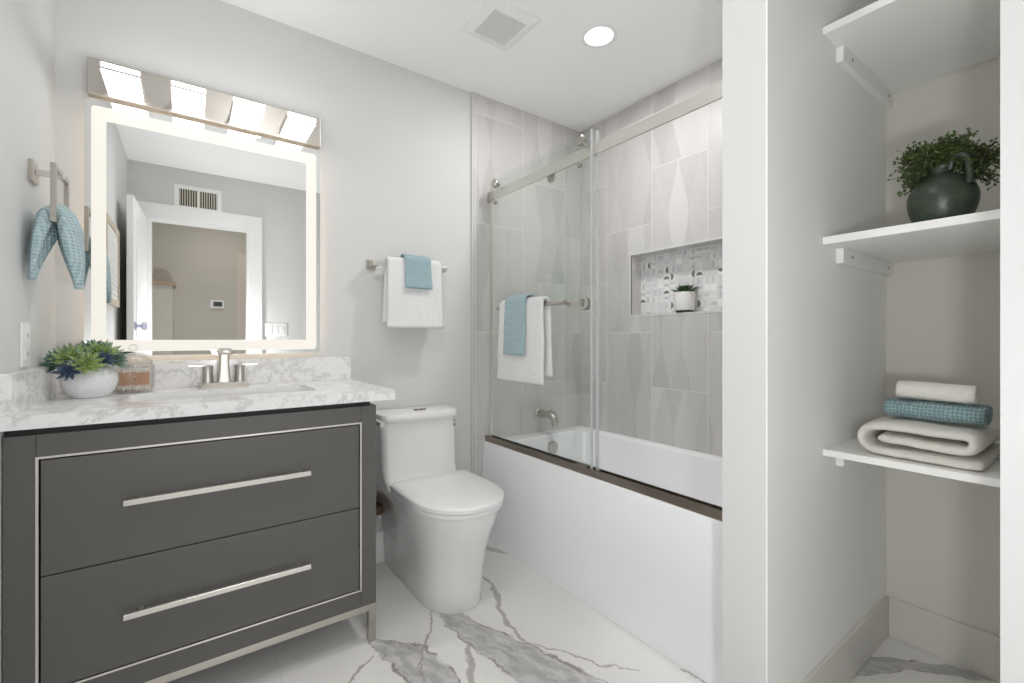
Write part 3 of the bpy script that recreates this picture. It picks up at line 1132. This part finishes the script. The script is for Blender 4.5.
# tank, growing out of the bowl's rear deck
def tank_ring(x0, x1, y0, y1, z, r=0.035, bow=0.018):
    pts = []
    for x, y in rrect(x0, x1, y0, y1, r, 8):
        f = 1 - ((x - tx) / ((x1 - x0) / 2)) ** 2
        if y < (y0 + y1) / 2:
            y -= bow * max(0, f)
        pts.append((x, y, z))
    return pts
def densify(ring):
    """extra points on the long front edge so that it bows"""
    out = []
    for a, c in zip(ring, ring[1:] + ring[:1]):
        out.append(a)
        L = (Vector(c) - Vector(a)).length
        if L > 0.05:
            for k in range(1, 10):
                f = k / 10
                out.append(tuple(Vector(a).lerp(Vector(c), f)))
    return out
def tank_full(x0, x1, y0, y1, z, r, bow):
    base = densify([(x, y, z) for x, y in rrect(x0, x1, y0, y1, r, 6)])
    res = []
    for x, y, zz in base:
        f = 1 - ((x - tk) / ((x1 - x0) / 2)) ** 2
        if y < y0 + r + 1e-6:
            y -= bow * max(0.0, f)
        res.append((x, y, zz))
    return res
b = bmesh.new()
rings = [tank_full(tk - 0.172, tk + 0.170, 1.855, 2.125, 0.395, 0.035, 0.0),
         tank_full(tk - 0.176, tk + 0.176, 1.885, 2.126, 0.412, 0.035, 0.004),
         tank_full(tk - 0.180, tk + 0.180, 1.925, 2.127, 0.440, 0.030, 0.010),
         tank_full(tk - 0.185, tk + 0.185, 1.946, 2.128, 0.480, 0.028, 0.016),
         tank_full(tk - 0.186, tk + 0.186, 1.950, 2.128, 0.600, 0.028, 0.018),
         tank_full(tk - 0.192, tk + 0.184, 1.950, 2.128, 0.698, 0.028, 0.018)]
loft(b, rings)
tank = obj('tank', b, 'china', to, smooth=True)
b = bmesh.new()
box(b, tk + 0.158, tk + 0.176, 1.9435, 1.9475, 0.678, 0.681)
box(b, tk + 0.163, tk + 0.173, 1.9435, 1.9475, 0.652, 0.664)
box(b, tk + 0.166, tk + 0.171, 1.9435, 1.9475, 0.666, 0.669)
obj('sticker', b, 'grey_print', tank)['label'] = 'small dark printed mark on the tank front'
b = bmesh.new()
rings = [tank_full(tk - 0.189, tk + 0.189, 1.942, 2.131, 0.700, 0.028, 0.022),
         tank_full(tk - 0.192, tk + 0.192, 1.938, 2.132, 0.708, 0.030, 0.023),
         tank_full(tk - 0.192, tk + 0.192, 1.938, 2.132, 0.724, 0.030, 0.023),
         tank_full(tk - 0.192, tk + 0.192, 1.945, 2.126, 0.735, 0.030, 0.022),
         tank_full(tk - 0.172, tk + 0.172, 1.962, 2.110, 0.740, 0.030, 0.018)]
loft(b, rings)
lid_t = obj('tank_lid', b, 'china', to, smooth=True)
for s in (-1, 1):
    fb = lt([(0.0, 0.0), (0.0145, 0.0), (0.0145, 0.004), (0.012, 0.006), (0.0, 0.006)], 0.893 + s * 0.0155, 1.980, 0.7398, n=20)
    obj('flush_button', fb, 'nickel_dark', lid_t, smooth=True)
# seat ring and lid
def seat_ring(tip, hw, yb_, z, pw=2.2):
    return bowl_ring(tip, hw, yb_, z, 0.52, 44, pw)
b = bmesh.new()
loft(b, [seat_ring(1.437, 0.184, 1.885, 0.409), seat_ring(1.432, 0.188, 1.888, 0.412), seat_ring(1.432, 0.188, 1.888, 0.425), seat_ring(1.437, 0.184, 1.885, 0.428)])
obj('seat', b, 'seat', to, smooth=True)
b = bmesh.new()
loft(b, [seat_ring(1.432, 0.187, 1.890, 0.430), seat_ring(1.424, 0.192, 1.894, 0.433), seat_ring(1.424, 0.192, 1.894, 0.446), seat_ring(1.430, 0.187, 1.890, 0.451), seat_ring(1.455, 0.168, 1.872, 0.455), seat_ring(1.55, 0.10, 1.80, 0.457)])
obj('seat_lid', b, 'seat', to, smooth=True)
b = bmesh.new()
for s in (-1, 1):
    lathe(b, [(0.0, -0.03), (0.011, -0.03), (0.011, 0.03), (0.0, 0.03)], tx + s * 0.085, 1.897, 0.424, n=14, axis='x')
obj('hinges', b, 'seat', to, smooth=True)

# water shut-off behind the toilet
va = thing('shutoff_valve', 'dark bronze water shut-off valve low on the wall beside the toilet', 'valve', (0.69, YB, 0.27))
vx, vz = 0.722, 0.280
b = bmesh.new()
lathe(b, [(0.0, -0.004), (0.026, -0.004), (0.022, -0.010), (0.009, -0.012), (0.009, -0.05), (0.0, -0.05)], vx, YB, vz, n=16, axis='y')
lathe(b, [(0.0, -0.016), (0.015, -0.016), (0.015, 0.022), (0.0, 0.022)], vx, YB - 0.058, vz, n=12)
obj('valve_body', b, 'bronze', va, smooth=True)
obj('valve_handle', lt([(0.0, -0.074), (0.02, -0.074), (0.024, -0.083), (0.02, -0.094), (0.0, -0.094)], vx, YB, vz, n=12, axis='y'), 'bronze', va, smooth=True)
b = bmesh.new()
tube(b, smooth_path([(vx, YB - 0.058, vz + 0.02), (vx - 0.004, YB - 0.06, vz + 0.06), (vx + 0.015, YB - 0.05, vz + 0.11), (vx + 0.045, YB - 0.04, vz + 0.15)], 5), 0.006, 8)
obj('supply_hose', b, 'bronze', va, smooth=True)
obj('outlet_cap', lt([(0.0, -0.016), (0.011, -0.016), (0.011, -0.045), (0.0, -0.045)], vx + 0.012, YB - 0.06, 0.235 + 0.045, n=12), 'plastic', va, smooth=True)

# ------------------------------------------------------------------ towel bar on the back wall with its towels
tb = thing('towel_bar', 'square nickel towel bar on the back wall above the toilet', 'towel bar', (0.88, YB, 1.42))
for xx in (0.713, 1.062):
    b = bmesh.new()
    box(b, xx - 0.022, xx + 0.022, YB - 0.010, YB, 1.405, 1.452, bev=0.001)
    box(b, xx - 0.013, xx + 0.013, YB - 0.0695, YB - 0.010, 1.416, 1.442, bev=0.001)
    obj('bracket', b, 'nickel', tb)
obj('bar', bx(0.699, 1.076, YB - 0.084, YB - 0.070, 1.418, 1.440, bev=0.001), 'nickel_light', tb)


def drape(cy, top, r, front_z, back_z, gap_f, gap_b):
    """inverted U in (distance from wall, height): front face at smaller d"""
    pts = [(cy - gap_f - 0.010, front_z), (cy - gap_f - 0.006, front_z + 0.04), (cy - gap_f, top - r - 0.02)]
    for k in range(9):
        a = PI - PI * k / 8
        pts.append((cy + (gap_f if a > PI / 2 else gap_b) * math.cos(a), top - r + r * math.sin(a)))
    pts += [(cy + gap_b, top - r - 0.02), (cy + gap_b + 0.002, back_z + 0.04), (cy + gap_b + 0.003, back_z)]
    return smooth_path([Vector((p[0], p[1], 0)) for p in pts], 3)


toX = lambda w, d_, z: (w, d_, z)
pth = drape(YB - 0.077, 1.456, 0.020, 1.128, 1.152, 0.023, 0.022)
tag(obj('bath_towel', ribbon(pth, 0.020, (0.760, 1.036), toX, 30, 0.010, 0.006, 9, 1.0, 0.006), 'towel_white', smooth='all'), 'white towel hanging from the bar above the toilet', 'towel')
pth = drape(YB - 0.077, 1.479, 0.03, 1.316, 1.34, 0.042, 0.036)
tag(obj('hand_towel', ribbon(pth, 0.009, (0.838, 0.970), toX, 18, 0.008, 0.004, 16, 4.0, 0.003), 'waffle_xz', smooth='all'), 'small blue waffle cloth over the white towel above the toilet', 'cloth')

# ------------------------------------------------------------------ bathtub
tu = thing('bathtub', 'white built-in bathtub with a flat smooth apron', 'bathtub', (1.7, 1.4, 0))
b = bmesh.new()
TX0, TX1, TY0, TY1, TZ = 1.345, XR - 0.001, 0.659, YB - 0.013, 0.507
def tr(x0, x1, y0, y1, r, z):
    return [(x, y, z) for x, y in rrect(x0, x1, y0, y1, r, 8)]
rings = [tr(1.318, TX1, TY0, TY1, 0.004, 0.0), tr(1.330, TX1, TY0, TY1, 0.004, 0.25), tr(TX0 - 0.006, TX1, TY0, TY1, 0.005, TZ - 0.012), tr(TX0, TX1, TY0, TY1, 0.008, TZ),
         tr(TX0 + 0.085, TX1 - 0.035, TY0 + 0.10, TY1 - 0.075, 0.10, TZ), tr(TX0 + 0.10, TX1 - 0.05, TY0 + 0.12, TY1 - 0.087, 0.11, TZ - 0.012),
         tr(TX0 + 0.125, TX1 - 0.08, TY0 + 0.22, TY1 - 0.115, 0.12, 0.25), tr(TX0 + 0.16, TX1 - 0.115, TY0 + 0.30, TY1 - 0.16, 0.11, 0.13), tr(TX0 + 0.22, TX1 - 0.17, TY0 + 0.36, TY1 - 0.22, 0.08, 0.105)]
loft(b, rings)
obj('tub_shell', b, 'acrylic', tu, smooth=True)
b = lt([(0.0, 0.0), (0.036, 0.0), (0.036, -0.008), (0.030, -0.012), (0.012, -0.012), (0.010, -0.016), (0.0, -0.016)], 1.762, TY1 - 0.0985, 0.432, n=28, axis='y')
obj('overflow_plate', b, 'nickel', tu, smooth=True)

# tub spout on the back wall
ts = thing('tub_spout', 'curved nickel tub spout on the tiled wall above the tub', 'faucet', (1.735, YB, 0.63))
sx, sz, sy = 1.735, 0.622, YB - 0.012
obj('flange', lt([(0.0, 0.0), (0.033, 0.0), (0.033, -0.008), (0.026, -0.014), (0.0, -0.014)], sx, sy, sz, n=24, axis='y'), 'nickel', ts, smooth=True)
b = bmesh.new()
tube(b, smooth_path([(sx, sy - 0.010, sz), (sx, sy - 0.06, sz + 0.004), (sx + 0.002, sy - 0.11, sz + 0.003), (sx + 0.004, sy - 0.140, sz - 0.018), (sx + 0.004, sy - 0.146, sz - 0.055)], 5),
     [0.024 - 0.0003 * i for i in range(21)], 16)
obj('spout_body', b, 'nickel', ts, smooth=True)
b = bmesh.new()
tube(b, [(sx + 0.006, sy - 0.10, sz + 0.022), (sx + 0.010, sy - 0.105, sz + 0.036)], [0.006, 0.006], 10)
tube(b, smooth_path([(sx + 0.028, sy - 0.085, sz + 0.026), (sx + 0.045, sy - 0.10, sz + 0.012), (sx + 0.060, sy - 0.115, sz - 0.045)], 4), 0.008, 10)
obj('diverter', b, 'nickel', ts, smooth=True)

# ------------------------------------------------------------------ sliding shower door
sd = thing('shower_door', 'frameless sliding glass tub door with a flat nickel header bar', 'shower door', (1.378, 1.4, TZ))
obj('header_bar', bx(1.373, 1.383, 0.651, YB - 0.013, 1.841, 1.890, bev=0.001), 'nickel_light', sd)
b = bmesh.new()
box(b, 1.352, 1.402, 0.660, YB - 0.013, TZ, TZ + 0.008)
box(b, 1.352, 1.356, 0.660, YB - 0.013, TZ + 0.008, TZ + 0.030)
box(b, 1.398, 1.402, 0.660, YB - 0.013, TZ + 0.008, TZ + 0.026)
box(b, 1.376, 1.379, 0.660, YB - 0.013, TZ + 0.008, TZ + 0.024)
obj('bottom_track', b, 'nickel_dark', sd)
SLX = 1.362
obj('wall_bracket', bx(1.366, 1.372, YB - 0.06, YB - 0.013, 1.838, 1.893, bev=0.001), 'nickel', sd)
fp = obj('fixed_panel', bx(1.388, 1.396, 1.325, YB - 0.014, TZ + 0.012, 1.945), 'glass', sd)
sp = obj('sliding_panel', bx(SLX - 0.004, SLX + 0.004, 1.325, 2.085, TZ + 0.016, 1.945), 'glass', sd)
obj('edge_seal', bx(1.387, 1.397, 1.312, 1.3245, TZ + 0.014, 1.945, bev=0.001), 'seal', fp)
obj('edge_seal', bx(SLX - 0.005, SLX + 0.005, 1.318, 1.3248, TZ + 0.018, 1.945, bev=0.001), 'seal', sp)
obj('wall_jamb', bx(1.384, 1.400, YB - 0.014, YB - 0.012, TZ + 0.03, 1.84), 'nickel_light', sd)
for yy in (2.025, 1.372):
    b = lt([(0.0, SLX - 0.022 - 1.36), (0.020, SLX - 0.022 - 1.36), (0.0225, SLX - 0.018 - 1.36), (0.0225, -0.004), (0.013, -0.002), (0.013, 0.0125), (0.0, 0.0125)], 1.36, yy, 1.912, n=24, axis='x')
    obj('roller', b, 'roller', sp, smooth=True)
for yy in (2.03, 1.385):
    b = lt([(0.0, -0.014), (0.010, -0.014), (0.012, -0.010), (0.012, -0.0035), (0.0, -0.0035)], SLX, yy, 1.815, n=16, axis='x')
    obj('stopper', b, 'roller', sp, smooth=True)
for yy in (1.62,):
    b = lt([(0.0, 0.0), (0.026, 0.0), (0.026, 0.006), (0.0, 0.006)], 1.3965, yy, 1.84, n=24, axis='x')
    obj('fixing_clamp', b, 'nickel', fp, smooth=True)
# towel-bar handle and finger pull of the sliding panel
b = bmesh.new()
tube(b, [(1.308, 1.425, 1.232), (1.308, 1.935, 1.232)], 0.0095, 14)
for yy in (1.450, 1.915):
    lathe(b, [(0.0, 1.308 - SLX), (0.008, 1.308 - SLX), (0.008, -0.012), (0.016, -0.010), (0.016, -0.004), (0.0, -0.004)], SLX, yy, 1.232, n=16, axis='x')
obj('pull_bar', b, 'nickel', sp, smooth=True)
b = bmesh.new()
for s in (-1, 1):
    prof = [(0.016, s * 0.0042), (0.027, s * 0.0042), (0.027, s * 0.010), (0.022, s * 0.013), (0.016, s * 0.010), (0.016, s * 0.0042)]
    rings = []
    for r, h in prof:
        rings.append([(SLX + h, 1.362 + r * math.cos(2 * PI * k / 28), 1.223 + r * math.sin(2 * PI * k / 28)) for k in range(28)])
    loft(b, rings, cap0=False, cap1=False)
obj('finger_pull', b, 'nickel', sp, smooth=True)
obj('bottom_guide', bx(1.345, 1.372, 1.335, 1.40, TZ + 0.030, TZ + 0.040, bev=0.002), 'nickel_dark', sd)

# towels on the pull bar (they hang towards the room, so the "distance" axis is x)
toY = lambda w, d_, z: (d_, w, z)
pth = drape(1.308, 1.262, 0.020, 0.872, 0.905, 0.022, 0.020)
tag(obj('bath_towel', ribbon(pth, 0.018, (1.545, 1.885), toY, 32, 0.010, 0.006, 8, 2.0, 0.012), 'towel_white', smooth='all'), 'white towel hanging on the glass shower door', 'towel')
pth = drape(1.308, 1.284, 0.030, 1.000, 1.03, 0.038, 0.034)
tag(obj('hand_towel', ribbon(pth, 0.011, (1.655, 1.815), toY, 20, 0.008, 0.004, 12, 6.0, 0.004), 'waffle_yz', smooth='all'), 'blue waffle towel over the white towel on the shower door', 'cloth')

# ------------------------------------------------------------------ niche plant
nx, ny, nz = 2.128, 1.392, NZ0
npot = thing('niche_plant', 'small dark succulent in a white pot in the tiled shower niche', 'plant', (nx, ny, nz))
obj('saucer', lt([(0.0, 0.0), (0.046, 0.0), (0.046, 0.012), (0.0, 0.012)], nx, ny, nz, n=32), 'black', npot, smooth=True)['label'] = 'black base ring'
obj('pot', lt([(0.0, 0.012), (0.049, 0.012), (0.051, 0.016), (0.052, 0.105), (0.050, 0.108), (0.046, 0.106), (0.045, 0.095), (0.0, 0.095)], nx, ny, nz, n=36), 'pot_small', npot, smooth=True)
rosette('succulent', 'leaf_d', npot, (nx, ny, nz + 0.098), (-0.1, 0, 1), 0.072, 5, 13, 0.17)

# ------------------------------------------------------------------ ceiling fixtures
dl = thing('recessed_downlight', 'round recessed ceiling light glowing near the shower', 'light', (1.493, 1.404, ZC))
b = bmesh.new()
rings = []
for r, h in ((0.062, 0.0), (0.078, 0.0), (0.080, -0.003), (0.074, -0.006), (0.062, -0.004), (0.062, 0.0)):
    rings.append([(1.493 + r * math.cos(2 * PI * k / 40), 1.404 + r * math.sin(2 * PI * k / 40), ZC + h) for k in range(40)])
loft(b, rings, cap0=False, cap1=False)
obj('trim_ring', b, 'trim', dl, smooth=True)
obj('diffuser', lt([(0.0, 0.0), (0.0615, 0.0), (0.0615, -0.002), (0.0, -0.003)], 1.493, 1.404, ZC, n=40), 'down', dl, smooth=True)

ev = thing('exhaust_fan', 'square white exhaust fan grille on the ceiling', 'vent', (1.09, 1.6, ZC))
EX0, EX1, EY0, EY1 = 0.962, 1.218, 1.472, 1.728
GX0, GX1, GY0, GY1 = 1.012, 1.172, 1.517, 1.683
b = bmesh.new()
def sq(x0, x1, y0, y1, z): return [(x0, y0, z), (x1, y0, z), (x1, y1, z), (x0, y1, z)]
loft(b, [sq(EX0, EX1, EY0, EY1, ZC), sq(EX0, EX1, EY0, EY1, ZC - 0.006), sq(GX0 - 0.006, GX1 + 0.006, GY0 - 0.006, GY1 + 0.006, ZC - 0.018), sq(GX0, GX1, GY0, GY1, ZC - 0.018), sq(GX0, GX1, GY0, GY1, ZC)], cap0=False, cap1=False)
obj('cover', b, 'trim', ev)
obj('dark_interior', bx(GX0, GX1, GY0, GY1, ZC - 0.004, ZC), 'vent_dark', ev)
b = bmesh.new()
for k in range(20):
    y = GY0 + (GY1 - GY0) * (k + 0.5) / 20
    box(b, GX0, GX1, y - 0.0018, y + 0.0018, ZC - 0.017, ZC - 0.012)
obj('louvers', b, 'trim', ev)

# ------------------------------------------------------------------ what the mirror shows on the front wall
vg = thing('wall_vent', 'white air register above the doorway, seen in the mirror', 'vent', (0.08, FF, 2.2))
b = bmesh.new()
VX0, VX1, VZ0, VZ1 = -0.078, 0.236, 2.105, 2.300
frame(b, 'y', VX0, VX1, VZ0, VZ1, 0.03, 0.03, FF + 0.0005, FF + 0.008)
box(b, 0.074, 0.084, FF + 0.002, FF + 0.0075, VZ0 + 0.03, VZ1 - 0.03)
obj('frame', b, 'trim', vg)
obj('dark_interior', bx(VX0 + 0.02, VX1 - 0.02, FF, FF + 0.002, VZ0 + 0.02, VZ1 - 0.02), 'dark_slot', vg)
b = bmesh.new()
for k in range(16):
    x = VX0 + 0.036 + (VX1 - VX0 - 0.072) * k / 15
    box(b, x - 0.0035, x + 0.0035, FF + 0.002, FF + 0.007, VZ0 + 0.03, VZ1 - 0.03)
obj('louvers', b, plain('beige_louver', (0.62, 0.58, 0.48), 0.5, 0, 0.05), vg)

lsw = thing('light_switch', 'white triple rocker switch plate beside the doorway, seen in the mirror', 'switch', (0.635, FF, 1.15))
obj('cover_plate', bx(0.555, 0.725, FF, FF + 0.006, 1.095, 1.212, bev=0.002), 'plastic', lsw)
for k in range(3):
    xx = 0.595 + k * 0.046
    obj('rocker', bx(xx - 0.016, xx + 0.016, FF + 0.006, FF + 0.010, 1.120, 1.187, bev=0.001), 'plastic', lsw)

th = thing('thermostat', 'white wall thermostat in the hall, seen in the mirror', 'thermostat', (0.27, -1.65, 1.45))
obj('housing', bx(0.205, 0.335, -1.65, -1.625, 1.405, 1.495, bev=0.004), 'plastic', th)
obj('screen', bx(0.235, 0.315, -1.625, -1.623, 1.425, 1.475), 'screen', th)

lp = thing('louvred_panel', 'tan-framed white louvred panel on the left wall, seen in the mirror', 'wall panel', (XL, 0.72, 1.5))
PY0, PY1, PZ0, PZ1 = 0.50, 1.05, 1.27, 1.74
b = bmesh.new()
frame(b, 'x', PY0, PY1, PZ0, PZ1, 0.035, 0.035, XL + 0.0005, XL + 0.022)
obj('frame', b, 'tan', lp)
obj('backing', bx(XL, XL + 0.004, PY0 + 0.03, PY1 - 0.03, PZ0 + 0.03, PZ1 - 0.03), 'tan', lp)
b = bmesh.new()
for k in range(14):
    z = PZ0 + 0.05 + (PZ1 - PZ0 - 0.1) * k / 13
    box(b, XL + 0.006, XL + 0.016, PY0 + 0.035, PY1 - 0.035, z - 0.012, z + 0.012)
obj('slats', b, 'plastic', lp)

# ------------------------------------------------------------------ closet shelves
SHX = 1.500
GS = 'closet shelves'
for zt, zb, lab in ((1.982, 1.960, 'highest white closet shelf, empty, with a wooden cleat'), (1.372, 1.350, 'white closet shelf under the green vase'), (0.756, 0.737, 'white closet shelf under the folded towels')):
    sh = thing('closet_shelf', lab, 'shelf', (1.77, 0.33, zt), GS)
    obj('board', bx(SHX, 2.068, 0.142, 0.5335, zb, zt, bev=0.0015), 'shelf', sh)
    cl = obj('cleat', bx(1.600, 2.068, 0.514, 0.5338, zb - 0.046, zb - 0.0005, bev=0.002), 'shelf', sh)
    b = bmesh.new()
    for xx in (1.67, 2.02):
        lathe(b, [(0.0, -0.0005), (0.005, -0.0005), (0.005, -0.0018), (0.0, -0.0018)], xx, 0.514, zb - 0.022, n=10, axis='y')
    obj('screws', b, 'nickel_dark', cl, smooth=True)

# ------------------------------------------------------------------ green jug with foliage
gx, gy, gz = 1.606, 0.298, 1.372
gv = thing('green_jug', 'dark green ceramic jug of leafy twigs on the closet shelf', 'vase', (gx, gy, gz))
prof = [(0.044, 0.0), (0.052, 0.006), (0.0645, 0.034), (0.0705, 0.066), (0.066, 0.092), (0.050, 0.116), (0.034, 0.129), (0.0275, 0.136), (0.027, 0.146), (0.029, 0.152)]
pr = [(0.0, 0.0)] + [(q.x, q.y) for q in smooth_path([Vector((r, h, 0)) for r, h in prof], 4)] + [(0.023, 0.153), (0.021, 0.12), (0.0, 0.11)]
obj('jug_body', lt(pr, gx, gy, gz, n=44), 'green_glaze', gv, smooth=True)
b = bmesh.new()
hd = [(gx - 0.014, gy - 0.018, gz + 0.140), (gx - 0.020, gy - 0.024, gz + 0.160), (gx - 0.026, gy - 0.036, gz + 0.168), (gx - 0.030, gy - 0.048, gz + 0.162), (gx - 0.032, gy - 0.055, gz + 0.140), (gx - 0.034, gy - 0.058, gz + 0.112), (gx - 0.034, gy - 0.056, gz + 0.090)]
tube(b, smooth_path([Vector(p) for p in hd], 5), 0.0078, 12)
obj('handle', b, 'green_glaze', gv, smooth=True)
tw = bmesh.new()
fo = bmesh.new()
rnd = random.Random(11)
def small_leaf(bm, p, d, L):
    up = Vector((rnd.uniform(-1, 1), rnd.uniform(-1, 1), rnd.uniform(-0.2, 1))).normalized()
    s = d.cross(up)
    if s.length < 1e-3:
        return
    s.normalize()
    u = s.cross(d).normalized()
    w = L * 0.34
    a = bm.verts.new(p)
    m1 = bm.verts.new(p + d * L * 0.5 + s * w + u * L * 0.08)
    m2 = bm.verts.new(p + d * L * 0.5 - s * w + u * L * 0.08)
    m0 = bm.verts.new(p + d * L * 0.5 - u * L * 0.05)
    e = bm.verts.new(p + d * L)
    for f in ((a, m0, m1), (a, m2, m0), (m0, e, m1), (m0, m2, e)):
        bm.faces.new(f)
for k in range(64):
    side = 1 if k % 2 else -1
    ty = gy + side * abs(rnd.gauss(0.060, 0.028)) * (1.0 if side > 0 else 1.02)
    tz = gz + rnd.uniform(0.118, 0.218) - 0.75 * max(0, abs(ty - gy) - 0.05)
    txx = gx + rnd.uniform(-0.055, 0.06)
    ty = min(max(ty, 0.185), gy + 0.076)
    p0 = Vector((gx + rnd.uniform(-0.012, 0.012), gy + rnd.uniform(-0.012, 0.012), gz + 0.13))
    p2 = Vector((txx, ty, tz))
    p1 = p0.lerp(p2, 0.4) + Vector((0, 0, 0.040))
    pts = smooth_path([p0, p1, p2], 8)
    tube(tw, pts, [0.0014] * len(pts), 5)
    for i in range(5, len(pts)):
        for q in range(3):
            d = Vector((rnd.uniform(-1, 1), rnd.uniform(-1, 1), rnd.uniform(-0.6, 1))).normalized()
            base = pts[i] + d * rnd.uniform(0.0, 0.006)
            t2 = base + d * rnd.uniform(0.008, 0.018)
            tube(tw, [pts[i], t2], [0.0007, 0.0006], 3)
            small_leaf(fo, t2, d, rnd.uniform(0.007, 0.012))
            small_leaf(fo, t2, (d + Vector((rnd.uniform(-1, 1), rnd.uniform(-1, 1), rnd.uniform(-1, 1)))).normalized(), rnd.uniform(0.006, 0.011))
            small_leaf(fo, base, Vector((rnd.uniform(-1, 1), rnd.uniform(-1, 1), rnd.uniform(-1, 1))).normalized(), rnd.uniform(0.006, 0.010))
obj('twigs', tw, 'stem', gv)
obj('foliage', fo, 'foliage', gv)

# ------------------------------------------------------------------ folded towels in the closet
toS = lambda w, d_, z: (w, d_, z)       # swept along x, the fold shows towards the room
zs = 0.757
def arc(cx, cz, r, a0, a1, n=8):
    return [(cx + r * math.cos(a0 + (a1 - a0) * k / n), cz + r * math.sin(a0 + (a1 - a0) * k / n)) for k in range(n + 1)]
path = [(0.212, zs + 0.0125), (0.30, zs + 0.0125), (0.41, zs + 0.0130)] + arc(0.418, zs + 0.0465, 0.0330, -PI / 2, PI / 2) + [(0.36, zs + 0.082), (0.28, zs + 0.080)] + arc(0.246, zs + 0.0615, 0.0178, PI / 2, 3 * PI / 2) + [(0.30, zs + 0.0435), (0.36, zs + 0.047), (0.412, zs + 0.050)]
pth = smooth_path([Vector((p[0], p[1], 0)) for p in path], 3)
tag(obj('folded_towel', ribbon(pth, 0.0245, (1.525, 1.87), toS, 22, 0.006, 0.0035, 22, 3.0), 'towel_cream', smooth='all'), 'thick folded cream towel lying on the closet shelf, bottom of the stack', 'towel')
zt = zs + 0.0955
# rolled end faces the camera: roll axis along y
def to_roll(w, d_, z): return (d_, w, z)
cxr, czr = 1.640, zt + 0.0300
def flatroll(cx, cz, hw, hh, turns, t0=0.4):
    pts = []
    n = int(turns * 28)
    for k in range(n + 1):
        a = 2 * PI * k / 28
        f = 0.30 + 0.70 * k / n
        pts.append((cx + hw * f * math.cos(a + t0), cz + hh * f * math.sin(a + t0)))
    return pts
pth = [Vector((p[0], p[1], 0)) for p in flatroll(cxr, czr, 0.060, 0.0250, 2.4, -1.6)]
tag(obj('rolled_towel', ribbon(pth, 0.0115, (0.218, 0.416), to_roll, 26, 0.005, 0.0022, 22, 9.0), 'waffle_teal', smooth='all'), 'teal waffle-weave towel rolled up, middle of the closet stack', 'towel')
pth = [Vector((p[0], p[1], 0)) for p in flatroll(1.628, czr + 0.0290 + 0.0215, 0.0260, 0.0225, 2.5, 0.8)]
b = ribbon(pth, 0.0085, (0.236, 0.392), to_roll, 28, 0.004, 0.0065, 20, 12.0)
tag(obj('wash_cloth', b, 'towel_cream', smooth='all'), 'small rolled cream washcloth on top of the teal towel', 'towel')
